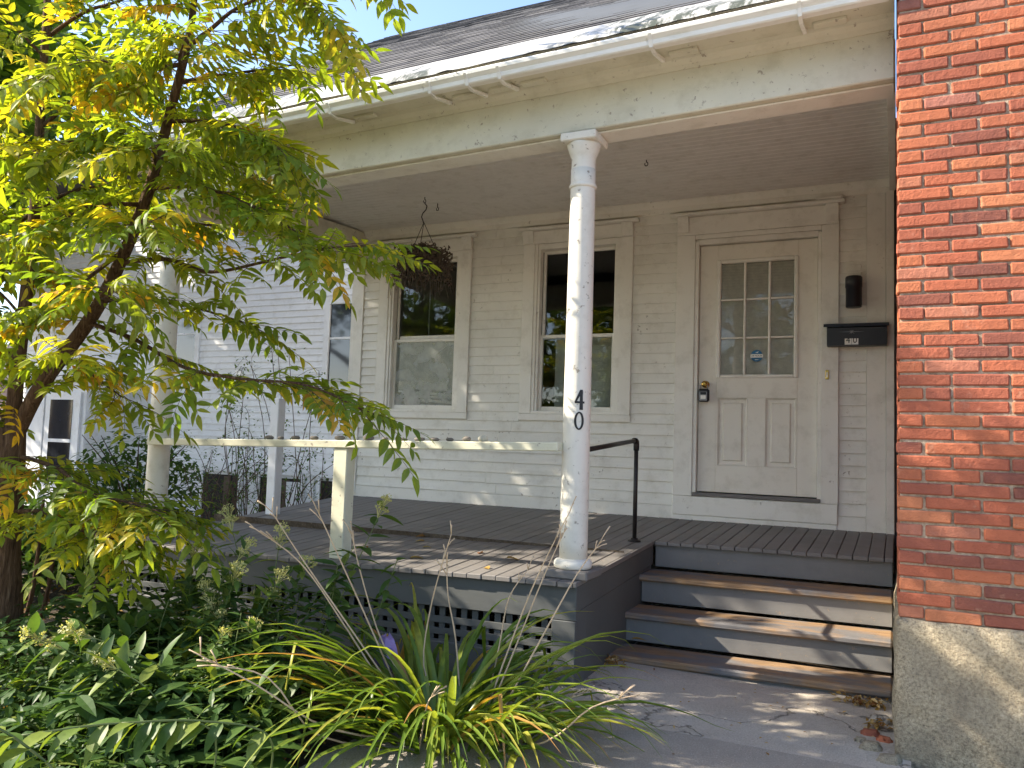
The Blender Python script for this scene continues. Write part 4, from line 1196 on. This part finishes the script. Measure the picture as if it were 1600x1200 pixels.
spots_.sort(key=lambda s: (0 if inframe(s[0] + s[1] * 0.2)[0] else 1, inframe(s[0])[1]))
rest = B(); cnt = 0
for i, (p, d, tb, s) in enumerate(spots_):
    tv = rl.gauss(0.30 + tb, 0.16)
    if rl.random() < 0.08: tv = rl.uniform(0.75, 0.95)
    ti = min(6, max(0, int(tv * 7))); kk = rl.randrange(3)
    mt = leafmatrix(p, d, s, rl)
    if cnt < 298 and inframe(p)[0]:
        link('leaf', LS.raw[(ti, kk)][1], tree, mt); cnt += 1
    else:
        src = LS.raw[(ti, kk)][0]; n0 = len(rest.v)
        rest.v += [mt @ v for v in src.v]
        for f, mm, tt in zip(src.f, src.m, src.t):
            rest.f.append(tuple(n0 + j for j in f)); rest.m.append(mm); rest.t.append(tt)
o = obj('foliage', rest, [treeleaf, twigm], tree); o['kind'] = 'stuff'
print('tree leaves', len(spots_), cnt)

# ------------------------------------------------------------------ shade trees added on the left to block sun, street trees opposite
def big_tree(name, label, loc, h, rad, zc_, nleaf, seed, ls=0.17, mat=shadeleaf, group=None, sq=0.8):
    rn = random.Random(seed); loc = Vector(loc)
    t = thing(name, label, 'tree', loc, group)
    top = loc + Vector((0, 0, h * 0.8)); q = B()
    q.tube(curve([loc, loc + Vector((0.1, 0, h * .3)), loc + Vector((-.1, .1, h * .55)), top]), [0.22 - 0.18 * i / 15 for i in range(16)], 10)
    for i in range(9):
        a = i * 2.4; s0 = loc + Vector((0, 0, h * (0.3 + 0.05 * i))); e = s0 + Vector((math.cos(a), math.sin(a), 0.6)) * rad * 0.8
        q.tube(curve([s0, s0.lerp(e, .5) + Vector((0, 0, .2)), e]), [0.08 - 0.065 * j / 10 for j in range(11)], 6)
    obj('trunk', q, bark, t, True)
    q = B(); cl_ = []
    for i in range(46):
        a, b_, r0 = rn.uniform(0, 6.28), rn.uniform(-0.9, 1), rn.uniform(0.25, 1) ** 0.5
        cl_.append(loc + Vector((0, 0, zc_)) + Vector((math.cos(a) * math.sqrt(1 - min(1, b_ * b_)) * rad, math.sin(a) * math.sqrt(1 - min(1, b_ * b_)) * rad, b_ * rad * sq)) * r0)
    for i in range(nleaf):
        c_ = rn.choice(cl_); p = c_ + Vector((rn.gauss(0, .34), rn.gauss(0, .34), rn.gauss(0, .26))) * rad * 0.42
        d = Vector((rn.uniform(-1, 1), rn.uniform(-1, 1), rn.uniform(-.8, .3))).normalized(); q.tint = min(1, max(0, rn.gauss(.5, .25)))
        n_ = d.cross(Vector((rn.uniform(-.6, .6), rn.uniform(-.6, .6), 1))).normalized() * ls * 0.34; L = ls * rn.uniform(0.7, 1.2)
        q.quad([p, p + d * L * .45 - n_, p + d * L, p + d * L * .45 + n_])
    o = obj('crown', q, mat, t); o['kind'] = 'stuff'
big_tree('added_shade_tree', 'dark leafy tree behind the young tree at the upper left edge, added to shade the neighbouring house', (-12.3, -0.5, G - .1), 9, 3.4, 6.4, 24000, 3, 0.24)  # dense crown added to keep sun off the neighbouring wall
big_tree('added_shade_tree', 'unseen leafy tree added just beyond the left edge to shade the porch', (-7.8, -2.7, G - .1), 6.4, 2.2, 5.0, 9000, 4)  # out of view, added to keep sun out of the porch
for i, (x, y, h) in enumerate(((-14.5, -18.6, 9), (-8.5, -19.2, 10), (-2.5, -18.6, 9))):
    big_tree('street_tree', ['leafy tree across the road to the left, reflected in the window glass', 'tallest leafy tree across the road, reflected in the window glass', 'leafy tree across the road straight behind the viewer'][i], (x, y, G - .1), h, 4.0, h * .55, 6000, 30 + i, 0.32, shadeleaf, 'trees across the road')

# ------------------------------------------------------------------ daylily clump
lily = thing('daylily_clump', 'sprawling clump of arching strap leaves with dry stalks before the porch', 'plant', (-0.30, -3.56, G))
rn = random.Random(11)
for i in range(296):
    a = rn.uniform(0, 6.28); r0 = rn.uniform(0, 0.28)
    bp_ = Vector((-0.30 + r0 * math.cos(a) * 1.5, -3.56 + r0 * math.sin(a) * 0.8, G - 0.01))
    a2 = a + rn.gauss(0, 0.5); L = rn.uniform(0.55, 1.12); lift = rn.uniform(0.10, 0.95)
    if math.cos(a2) > 0.2 and math.sin(a2) < 0.5: L *= 0.80
    W = rn.uniform(0.0075, 0.0135); q = B()
    tv = min(0.84, max(0.0, rn.gauss(0.6, 0.2)))
    if rn.random() < 0.07: tv = rn.uniform(0.9, 1.0)
    hd = Vector((math.cos(a2), math.sin(a2), 0)); sd_ = Vector((-hd.y, hd.x, 0))
    n = 9; p = bp_.copy(); ang = math.atan(lift) + 0.35; pts = [p.copy()]
    for j in range(n):
        p = p + (hd * math.cos(ang) + Vector((0, 0, math.sin(ang)))) * (L / n)
        p.z = max(p.z, G + 0.02)
        pts.append(p.copy()); ang -= rn.uniform(0.10, 0.34) * (0.4 + 1.0 * j / n)
    if rn.random() < 0.08:
        for j in range(6, n + 1): pts[j] = pts[5] + Vector((hd.x * 0.02 * (j - 5), hd.y * 0.02 * (j - 5), -(j - 5) * L / n * 0.9))
    for j in range(n + 1):
        t = j / n; wd_ = W * (0.75 + 0.5 * math.sin(math.pi * min(1, t * 1.2))) * (1 - t ** 3) + 0.0006
        q.v += [pts[j] - sd_ * wd_ + Vector((0, 0, wd_ * 0.7)), pts[j], pts[j] + sd_ * wd_ + Vector((0, 0, wd_ * 0.7))]
    for j in range(n):
        b0 = j * 3; q.tint = min(1, tv + (0.25 * max(0, j / n - 0.75) * 4 if rn.random() < 0.25 else 0) + 0.05 * j / n)
        q.face([b0, b0 + 1, b0 + 4, b0 + 3]); q.face([b0 + 1, b0 + 2, b0 + 5, b0 + 4])
    obj('blade', q, lilyleaf, lily, True)
def stalk(pts, r0=0.0036, tips=2):
    c = curve([Vector(p) for p in pts], 4)
    q = B(); q.tube(c, [r0 * (1 - 0.55 * i / len(c)) for i in range(len(c))], 5)
    d = (c[-1] - c[-2]).normalized()
    for _ in range(tips):
        e = c[-1 - rn.randrange(3)]; f = e + (d + Vector((rn.uniform(-.7, .7), rn.uniform(-.7, .7), rn.uniform(-.2, .5)))).normalized() * rn.uniform(0.03, 0.09)
        q.tube([e, e.lerp(f, .5) + Vector((0, 0, .004)), f], [r0 * .5, r0 * .45, r0 * .8], 4)
    obj('dry_stalk', q, strawm, lily, True)
for pts in ([(640, 1140, 3.55), (540, 980, 3.5), (470, 880, 3.45), (398, 826, 3.4)], [(650, 1130, 3.5), (560, 1000, 3.45), (470, 870, 3.4), (425, 800, 3.35)],
            [(640, 1120, 3.6), (570, 960, 3.55), (520, 850, 3.5), (495, 795, 3.5)], [(660, 1100, 3.6), (600, 1010, 3.6), (562, 890, 3.6), (549, 825, 3.6)],
            [(690, 1110, 3.6), (662, 1040, 3.6), (675, 940, 3.55), (705, 835, 3.5)], [(720, 1110, 3.6), (712, 1000, 3.6), (700, 930, 3.6), (698, 875, 3.6)],
            [(760, 1110, 3.5), (800, 1000, 3.5), (840, 900, 3.45), (890, 800, 3.4)], [(770, 1100, 3.5), (810, 1000, 3.5), (850, 900, 3.5), (882, 830, 3.5)],
            [(760, 1100, 3.6), (780, 1010, 3.6), (795, 935, 3.6), (825, 890, 3.6)], [(780, 1120, 3.45), (850, 990, 3.4), (900, 900, 3.4), (936, 850, 3.4)],
            [(680, 1160, 3.4), (520, 1140, 3.1), (400, 1070, 2.95), (295, 1015, 2.9)], [(640, 1170, 3.4), (500, 1150, 3.1), (420, 1060, 3.0), (330, 1040, 2.95)],
            [(720, 1180, 3.3), (850, 1160, 3.15), (925, 1105, 3.05), (1000, 1085, 3.0)], [(700, 1150, 3.4), (800, 1120, 3.4), (860, 1100, 3.4), (910, 1085, 3.4)],
            [(650, 1200, 3.2), (660, 1140, 3.15), (668, 1100, 3.1), (678, 1085, 3.1)]):
    stalk([at(*p) for p in pts], 0.0046, 4)

# ------------------------------------------------------------------ leafy perennials in the bed
lanc = []
for i in range(8):
    q = B(); q.tint = (0.1, 0.3, 0.45, 0.6, 0.7, 0.85, 0.4, 1.0)[i]
    blade(q, Vector((0, 0, 0)), Vector((1, 0, 0.05)), Vector((0, 0, 1)), 1.0, 0.16 + 0.02 * (i % 3), 0.12 + 0.06 * (i % 4), 0.22, 5)
    lanc.append(q.mesh('leaf', bushleaf, True))
def orient(p, d, up, s):
    d = d.normalized(); y = up.cross(d)
    if y.length < 1e-3: y = d.orthogonal()
    y.normalize(); z = d.cross(y); mt = Matrix((d, y, z)).transposed().to_4x4(); mt.translation = p
    return mt @ Matrix.Scale(s, 4)
heads = []
for i in range(3):
    q = B(); rh = random.Random(50 + i)
    for j in range(90):
        a = rh.uniform(0, 6.28); rr2 = rh.uniform(0, 1) ** .6; p = Vector((rr2 * math.cos(a) * .045, rr2 * math.sin(a) * .045, rh.uniform(0, .05) * (1.2 - rr2)))
        q.tint = rh.uniform(0, 1); d = Vector((rh.uniform(-1, 1), rh.uniform(-1, 1), rh.uniform(0, 1))).normalized() * .011; n_ = d.orthogonal().normalized() * .004
        q.quad([p - n_, p + d * .6 - n_, p + d, p + n_])
        if j % 6 == 0: q.tube([Vector((0, 0, -.05)), p * .6 + Vector((0, 0, -.01)), p], 0.0012, 3)
    heads.append(q.mesh('seed_head', flowerm))
def perennial(base_, tip, nleaf, size, head, label, rn, bend=0.1, name='leafy_perennial', group='leafy perennials in the bed'):
    base_ = Vector(base_); tip = Vector(tip)
    t = thing(name, label, 'plant', base_, group)
    mid = base_.lerp(tip, 0.55) + Vector((rn.uniform(-bend, bend), rn.uniform(-bend, bend), bend * 0.9))
    c = curve([base_, base_.lerp(mid, .5) + Vector((0, 0, bend * .3)), mid, tip], 5); n = len(c)
    obj('stem', B().tube(c, [0.0042 * (1 - 0.6 * i / n) for i in range(n)], 5), stemg, t, True)
    nleaf = int(nleaf * 1.35)
    for j in range(nleaf):
        f = 0.12 + 0.86 * (j // 2 + 0.5) / (nleaf / 2); i = min(n - 2, int(f * (n - 1)))
        p = c[i].lerp(c[i + 1], f * (n - 1) - i); ax = (c[i + 1] - c[i]).normalized()
        a = (j // 2) * 1.57 + (j % 2) * math.pi + rn.uniform(-.4, .4)
        o1 = ax.orthogonal().normalized(); o2 = ax.cross(o1)
        d = (o1 * math.cos(a) + o2 * math.sin(a)) + ax * rn.uniform(.1, .7) + Vector((0, 0, rn.uniform(-.5, .15)))
        link('leaf', rn.choice(lanc), t, orient(p, d, Vector((rn.uniform(-.3, .3), rn.uniform(-.3, .3), 1)), size * 1.35 * rn.uniform(.7, 1.2) * (1.1 - .4 * f)))
    q = B(); q3 = B()
    for side in range(3):
        f2 = base_ + Vector((rn.uniform(-.12, .12), rn.uniform(-.10, .10), 0)); e2 = f2.lerp(tip, rn.uniform(.55, .85)) + Vector((rn.uniform(-.16, .16), rn.uniform(-.12, .12), rn.uniform(-.05, .03)))
        c2 = curve([f2, f2.lerp(e2, .5) + Vector((rn.uniform(-.05, .05), rn.uniform(-.05, .05), bend * .4)), e2], 6)
        q3.tube(c2, [.0038 - .0022 * i / len(c2) for i in range(len(c2))], 4)
        for j in range(26):
            i = min(len(c2) - 2, int((0.15 + 0.85 * j / 26) * (len(c2) - 1))); p = c2[i].lerp(c2[i + 1], rn.random()); a = j * 1.9
            q.tint = min(.9, max(0, rn.gauss(.25, .2)))
            blade(q, p, Vector((math.cos(a), math.sin(a), rn.uniform(-.5, .5))), Vector((rn.uniform(-.4, .4), rn.uniform(-.4, .4), 1)), size * rn.uniform(.7, 1.25), size * rn.uniform(.15, .2), .2, .2, 4)
    obj('side_stems', q3, stemg, t); o = obj('side_leaves', q, bushleaf, t); o['kind'] = 'stuff'
    if head:
        d = (c[-1] - c[-2]).normalized()
        for hh in range(head):
            p = c[-1] - d * 0.05 * hh
            link('seed_head', rn.choice(heads), t, orient(p, d.orthogonal(), d, 1) @ Matrix.Rotation(rn.uniform(0, 6), 4, 'Z') @ Matrix.Scale(rn.uniform(.6, 1.0), 4))
    return t
rn = random.Random(23)
def gp_(px, py, d):
    p = at(px, py, d); p.z = G - 0.02; return p
PL = [  # foot (px, depth) -> tip (px, py, depth), leaves, leaf size, heads, what sets it apart
 ((330, 3.7), (355, 800, 3.75), 26, .11, 2, 'tall leafy stem with seed head overlapping the deck edge'),
 ((365, 3.6), (322, 915, 3.55), 26, .10, 3, 'leafy stem with pale stacked seed clusters left of the dry stalks'),
 ((400, 3.55), (345, 960, 3.5), 28, .10, 2, 'leafy stem with pale seed cluster under the stacked clusters'),
 ((420, 3.7), (440, 830, 3.75), 26, .10, 2, 'leafy stem with green seed head among the dry stalk tips'),
 ((425, 3.6), (425, 930, 3.65), 28, .10, 1, 'leafy stem just left of the daylily clump top'),
 ((480, 3.75), (603, 782, 3.75), 30, .11, 2, 'leaning leafy stem reaching right past the square rail post'),
 ((300, 3.2), (45, 990, 3.0), 22, .13, 3, 'leafy stem bowed left with a bright pale seed plume'),
 ((320, 3.25), (110, 985, 3.1), 22, .12, 2, 'leafy stem bowed left just behind the bright plume'),
 ((310, 3.1), (155, 1030, 3.0), 22, .12, 2, 'low bowed stem with small pale cluster below the bright plume'),
 ((370, 3.3), (395, 980, 3.35), 28, .10, 1, 'upright leafy stem in front of the lattice left end'),
 ((400, 3.3), (405, 1020, 3.3), 28, .10, 0, 'dense leafy stem at the left foot of the daylily'),
 ((340, 3.2), (330, 1040, 3.2), 28, .10, 0, 'low dense leafy stem under the dry stalk fork'),
 ((390, 3.1), (400, 1070, 3.1), 26, .10, 0, 'short dense leafy stem in front of the bed'),
 ((430, 3.2), (430, 1080, 3.2), 26, .09, 0, 'short leafy stem tucked against the daylily blades'),
 ((240, 4.2), (235, 880, 4.2), 30, .13, 1, 'dark leafy stem in the shade before the lattice'),
 ((200, 4.1), (170, 870, 4.1), 30, .13, 1, 'dark leafy stem in the shade right of the trunk'),
 ((270, 4.0), (290, 900, 4.0), 30, .12, 0, 'dark leafy stem standing against the skirt board'),
 ((300, 4.3), (320, 860, 4.3), 30, .12, 1, 'dark leafy stem touching the deck edge'),
 ((150, 4.3), (130, 900, 4.3), 28, .13, 0, 'dark leafy stem left of the shaded group'),
 ((240, 3.8), (250, 960, 3.8), 28, .12, 0, 'dark leafy stem in the middle of the shaded group'),
 ((180, 3.8), (190, 970, 3.8), 28, .12, 0, 'dark low stem below the orange leaves'),
 ((280, 3.6), (280, 1000, 3.6), 28, .11, 0, 'dark low stem behind the bowed plume stems'),
 ((220, 3.5), (210, 1050, 3.5), 24, .11, 0, 'dark low stem in the deepest shade of the bed'),
 ((120, 3.7), (110, 990, 3.7), 24, .11, 0, 'dark low stem close to the tree trunk'),
 ((350, 4.2), (370, 900, 4.2), 28, .11, 0, 'dark stem pressed against the lattice'),
 ((390, 4.0), (400, 930, 4.0), 28, .11, 1, 'dark stem with seed head before the lattice'),
 ((335, 3.65), (390, 850, 3.6), 44, .075, 2, 'wispy small leafed stem before the deck edge, left of the dry stalks'),
 ((372, 3.5), (372, 890, 3.5), 44, .075, 2, 'wispy small leafed stem right of the stacked seed clusters'),
 ((405, 3.45), (440, 900, 3.5), 44, .075, 1, 'wispy small leafed stem among the dry stalks'),
 ((300, 3.8), (300, 860, 3.75), 44, .08, 1, 'wispy stem before the left end of the skirt board'),
 ((345, 3.35), (350, 990, 3.3), 40, .075, 1, 'short wispy stem under the stacked seed clusters'),
 ((430, 3.65), (480, 880, 3.7), 44, .075, 1, 'wispy stem left of the square rail post foot'),
 ((90, 3.4), (40, 1080, 3.3), 22, .11, 0, 'low stem at the left edge under the bright plume'),
]
for (px, d), tip, nl, sz, hd_, lab in PL:
    f = CAM + d * (FW + (px - 800) / FPX * RT); f.z = G - 0.02
    perennial(f, at(*tip), nl, sz, hd_, lab, rn)
# arching stems with hanging oval leaves, front left
def arching(p0, p1, nleaf, size, label):
    p0, p1 = Vector(p0), Vector(p1); t = thing('arching_plant', label, 'plant', (p0.x, p0.y, G), 'arching stems at the front of the bed')
    foot = Vector((p0.x, p0.y, G - 0.02))
    c = curve([foot, p0, p0.lerp(p1, .5) + Vector((0, 0, .03)), p1], 6); n = len(c)
    obj('stem', B().tube(c, 0.004, 5), stemg, t, True)
    for j in range(nleaf):
        f = .38 + .62 * j / (nleaf - 1); i = min(n - 2, int(f * (n - 1))); p = c[i].lerp(c[i + 1], f * (n - 1) - i)
        ax = (c[i + 1] - c[i]).normalized(); sd_ = ax.cross(Vector((0, 0, 1))).normalized() * (1 if j % 2 else -1)
        q = B(); q.tint = rn.uniform(.35, 1.0)
        blade(q, Vector((0, 0, 0)), Vector((1, 0, 0)), Vector((0, 0, 1)), 1, .21, .35, .18, 6)
        link('leaf', q.mesh('leaf', bushleaf, True), t, orient(p, ax * .6 + sd_ * .5 + Vector((0, 0, rn.uniform(-.7, .1))), Vector((0, 0, 1)), size * rn.uniform(.8, 1.15)))
arching(at(330, 1140, 2.75), at(30, 1150, 2.45), 16, .13, 'long arching stem with oval leaves along the bottom left')
arching(at(420, 1150, 2.85), at(190, 1130, 2.6), 14, .12, 'shorter arching stem of oval leaves right of the long one')
arching(at(100, 1230, 2.4), at(-40, 1120, 2.3), 12, .13, 'arching stem in the very bottom left corner')
def hosta(px, d, label, nl, size):
    f = CAM + d * (FW + (px - 800) / FPX * RT); f.z = G
    t = thing('broad_leaf_clump', label, 'plant', f, 'broad leaf clumps')
    for j in range(nl):
        a = j * 2.4 + rn.uniform(-.3, .3); el = rn.uniform(.25, .9); dd = Vector((math.cos(a), math.sin(a), el))
        p = f + dd * rn.uniform(.08, .2); q = B(); q.tint = rn.uniform(.2, 1.0)
        blade(q, Vector((0, 0, 0)), Vector((1, 0, 0)), Vector((0, 0, 1)), 1, .27, .5, .2, 7)
        link('leaf', q.mesh('leaf', bushleaf, True), t, orient(p, Vector((dd.x, dd.y, .35)), Vector((0, 0, 1)), size * rn.uniform(.8, 1.2)))
        obj('stem', B().tube([f, p], .004, 4), stemg, t)
hosta(230, 2.85, 'broad leafed clump at the bottom edge left of the daylily', 22, .20)
hosta(90, 2.75, 'broad leafed clump in the bottom left corner', 20, .19)
hosta(340, 2.95, 'broad leafed clump between the arching stems and the daylily', 18, .17)
hosta(160, 3.25, 'broad leafed clump half hidden behind the arching stems', 16, .17)

# twiggy shrub beyond the porch
ts = thing('twiggy_shrub', 'thin tangled shrub with small leaves behind the porch rail', 'shrub', (-4.5, -0.2, G))
q = B(); q2 = B(); rn = random.Random(5)
for i in range(75):
    f = Vector((-4.6 + rn.uniform(-.55, .75), -.2 + rn.uniform(-.4, .4), G - .05)); hgt = rn.uniform(.6, 1.25) * (1.75 if i % 4 == 0 else 1)
    e = f + Vector((rn.gauss(0, .35), rn.gauss(0, .2), hgt)); mid = f.lerp(e, .55) + Vector((rn.gauss(0, .12), rn.gauss(0, .12), .1))
    c = curve([f, mid, e, e + Vector((rn.gauss(0, .2), rn.gauss(0, .1), -rn.uniform(-.1, .25)))], 5); q.tube(c, [.0055 - .0045 * j / len(c) for j in range(len(c))], 4)
    for j in range(34):
        k_ = rn.randrange(5, len(c)); p = c[k_] + Vector((rn.gauss(0, .05), rn.gauss(0, .05), rn.gauss(0, .04))); q2.tint = rn.uniform(0, .8)
        blade(q2, p, Vector((rn.uniform(-1, 1), rn.uniform(-1, 1), rn.uniform(-.6, .3))), Vector((0, 0, 1)), rn.uniform(.03, .055), rn.uniform(.008, .014), .1, .2, 2)
o = obj('twigs', q, twigm, ts); o['kind'] = 'stuff'
o = obj('leaves', q2, bushleaf, ts); o['kind'] = 'stuff'
def shrub(loc, r0, h, n, seed, label):
    t = thing('dark_shrub', label, 'shrub', loc); rr3 = random.Random(seed); q = B(); q2 = B(); loc = Vector(loc)
    for i in range(n):
        a = rr3.uniform(0, 6.28); r_2 = rr3.uniform(0, 1) ** .5 * r0; z_ = rr3.uniform(0.1, h) * (1 - .4 * (r_2 / r0) ** 2)
        q.tint = rr3.uniform(0, .6)
        blade(q, loc + Vector((r_2 * math.cos(a), r_2 * math.sin(a), z_)), Vector((rr3.uniform(-1, 1), rr3.uniform(-1, 1), rr3.uniform(-.5, .4))), Vector((0, 0, 1)), rr3.uniform(.09, .17), .025, .15, .2, 3)
    for i in range(9):
        a = i * .7; q2.tube([loc, loc + Vector((math.cos(a) * r0 * .4, math.sin(a) * r0 * .4, h * .6)), loc + Vector((math.cos(a) * r0 * .8, math.sin(a) * r0 * .8, h * .9))], [.015, .01, .004], 5)
    obj('stems', q2, twigm, t); o = obj('leaves', q, bushleaf, t); o['kind'] = 'stuff'
shrub((-7.2, .6, G), .8, 1.3, 1900, 71, 'dark shrub behind the far column')
shrub((-4.7, -2.3, G), .7, .75, 1800, 73, 'dark shaded shrub at the left end of the porch skirt')
# suckers by the trunk
for i, (px, lab) in enumerate(((38, 'thin dark sapling stem just right of the forked trunk'), (62, 'second thin dark sapling stem right of the trunk'))):
    f = CAM + 4.5 * (FW + (px - 800) / FPX * RT); f.z = G - .03
    t = thing('sapling', lab, 'sapling', f)
    obj('stem', B().tube(curve([f, at(px + 6, 950, 4.5), at(px + 22, 860, 4.5), at(px + 30, 780, 4.55)]), [.016 - .009 * j / 16 for j in range(16)], 7), bark, t, True)
q = B(); rn = random.Random(77)
for i in range(4200):
    px, d = rn.uniform(-80, 430), rn.uniform(2.7, 4.5); f = CAM + d * (FW + (px - 800) / FPX * RT)
    if f.x > -0.75 or f.y > DF - 0.02 and f.x > XL: continue
    hm = 0.16 + 0.30 * (0.5 + 0.5 * noise.noise(Vector((f.x * 2.2, f.y * 2.2, 4)))) * min(1, max(0.15, (d - 2.6) / 0.8))
    f.z = G + rn.uniform(0.0, hm); a = rn.uniform(0, 6.28); q.tint = min(1, max(0, rn.gauss(.15, .2)))
    blade(q, f, Vector((math.cos(a), math.sin(a), rn.uniform(-.5, .9))), Vector((rn.uniform(-.4, .4), rn.uniform(-.4, .4), 1)), rn.uniform(.04, .11), rn.uniform(.010, .02), .2, .2, 3)
o = obj('ground_cover', q, bushleaf); tag(o, 'dense low green ground cover filling the front bed', 'ground cover', kind='stuff')
# grass and litter: nobody could count these
q = B(); rn = random.Random(9)
for i in range(2600):
    px, d = rn.uniform(-60, 480), rn.uniform(2.6, 4.4); f = CAM + d * (FW + (px - 800) / FPX * RT); f.z = G - .02
    if f.x > -.85: continue
    q.tint = rn.uniform(0, .9); a = rn.uniform(0, 6.28); L = rn.uniform(.06, .22)
    blade(q, f, Vector((math.cos(a) * .6, math.sin(a) * .6, 1)), Vector((math.cos(a), math.sin(a), .1)), L, .0035, .3, .1, 3, shape='g')
o = obj('grass', q, bushleaf); tag(o, 'fine grass and weeds between the perennials', 'grass', kind='stuff')
q = B()
for i in range(2600):
    x, y = rn.uniform(-6, -.3), rn.uniform(-4.7, -1.0)
    if y > DF and x > XL: continue
    q.tint = rn.uniform(0, 1); a = rn.uniform(0, 6.28); p = Vector((x, y, G + rn.uniform(-.01, .02)))
    blade(q, p, Vector((math.cos(a), math.sin(a), rn.uniform(-.2, .3))), Vector((rn.uniform(-.5, .5), rn.uniform(-.5, .5), 1)), rn.uniform(.03, .08), .016, .3, .3, 2)
for i in range(45):
    q.tint = rn.uniform(0, .8); a = rn.uniform(0, 6.28); p = Vector((rn.uniform(-.1, 1.4), rn.uniform(-3.6, -2.1), G + .027))
    blade(q, p, Vector((math.cos(a), math.sin(a), .05)), Vector((0, 0, 1)), rn.uniform(.01, .035), .006, .2, .3, 2)
for cx_, cy_, n_ in ((1.32, -2.14, 90), (0.0, -2.12, 60), (-.12, -2.0, 40), (1.40, -2.45, 30)):
    for i in range(n_):
        q.tint = rn.uniform(0, .9); a = rn.uniform(0, 6.28); p = Vector((cx_ + rn.gauss(0, .05), cy_ + rn.gauss(0, .025), G + .02 + rn.uniform(0, .035)))
        blade(q, p, Vector((math.cos(a), math.sin(a), rn.uniform(-.3, .6))), Vector((rn.uniform(-1, 1), rn.uniform(-1, 1), 1)), rn.uniform(.02, .055), .010, .5, .4, 2)
o = obj('leaf_litter', q, litterm); tag(o, 'brown leaf litter on the soil and in the corners of the steps', 'leaf litter', kind='stuff')
# fallen leaves on the deck and steps
for i, (px, py, tv, lab) in enumerate(((569, 853, .1, 'curled brown leaf on the deck right of the square post'), (668, 838, .15, 'dark leaf on the deck under the second dry stalk'), (650, 846, .8, 'pale leaf on the deck left of the dark one'), (748, 865, .02, 'dark red curled leaf on the deck mid front'), (792, 872, .6, 'tan leaf on the deck left of the column'), (764, 889, .55, 'tan leaf at the deck edge left of the column'), (640, 872, .75, 'pale curled leaf near the deck front edge'), (660, 855, .9, 'small pale leaf on the middle of the deck'))):
    dirv = FW + (px - 800) / FPX * RT - (py - 600) / FPX * UP
    p = CAM + dirv * ((-0.33 - CAM.z) / dirv.z)
    for _ in range(4): p = CAM + dirv * ((ZF + zd(p.x, p.y) + .006 - CAM.z) / dirv.z)
    q = B(); q.tint = tv; a = U(0, 6.28)
    blade(q, Vector((0, 0, 0)), Vector((1, 0, .1)), Vector((0, .3, 1)), 1, .24, .3, .35, 5)
    o = link('fallen_leaf', q.mesh('fallen_leaf', litterm, True), None, orient(p, Vector((math.cos(a), math.sin(a), .12)), Vector((0, 0, 1)), U(.06, .10)))
    tag(o, lab, 'leaf', 'leaves fallen on the deck')
p = Vector((0.06, -1.93, -.775)); q = B(); q.tint = .62
blade(q, Vector((0, 0, 0)), Vector((1, 0, .1)), Vector((0, .3, 1)), 1, .26, .35, .4, 5)
o = link('fallen_leaf', q.mesh('fallen_leaf', litterm, True), None, orient(p, Vector((.9, .3, .15)), Vector((0, 0, 1)), .09)); tag(o, 'orange leaf on the bottom tread at its left end', 'leaf', 'leaves fallen on the deck')
# crumpled purple wrapper under the lattice
q = B(); rn = random.Random(2); c0 = at(604, 1022, 3.72); nn = 9
for a in range(7):
    for k_ in range(nn):
        ph = math.pi * (a + .3) / 6.6; th = 2 * math.pi * k_ / nn
        v = Vector((math.sin(ph) * math.cos(th) * .062, math.sin(ph) * math.sin(th) * .035, math.cos(ph) * .08)); v *= 1 + rn.uniform(-.28, .28)
        q.v.append(c0 + v)
for a in range(6):
    for k_ in range(nn): q.face([a * nn + k_, a * nn + (k_ + 1) % nn, (a + 1) * nn + (k_ + 1) % nn, (a + 1) * nn + k_])
q.face(list(range(nn))); q.face([6 * nn + k_ for k_ in reversed(range(nn))])
tag(obj('wrapper', q, purple), 'crumpled purple wrapper caught between the daylily and the lattice', 'wrapper')
# overhead wires
for i, (a, c, lab) in enumerate((((60, 20, 16), (420, 95, 22), 'upper overhead wire crossing the sky behind the tree'), ((100, 150, 16), (420, 50, 24), 'lower overhead wire crossing the sky behind the tree'))):
    pa, pc_ = at(*a), at(*c); ext = pc_ - pa
    tag(obj('overhead_wire', B().tube(curve([pa - ext * .8, pa, pc_, pc_ + ext * .6], 4), .012, 5), blackp), lab, 'wire', 'overhead wires')
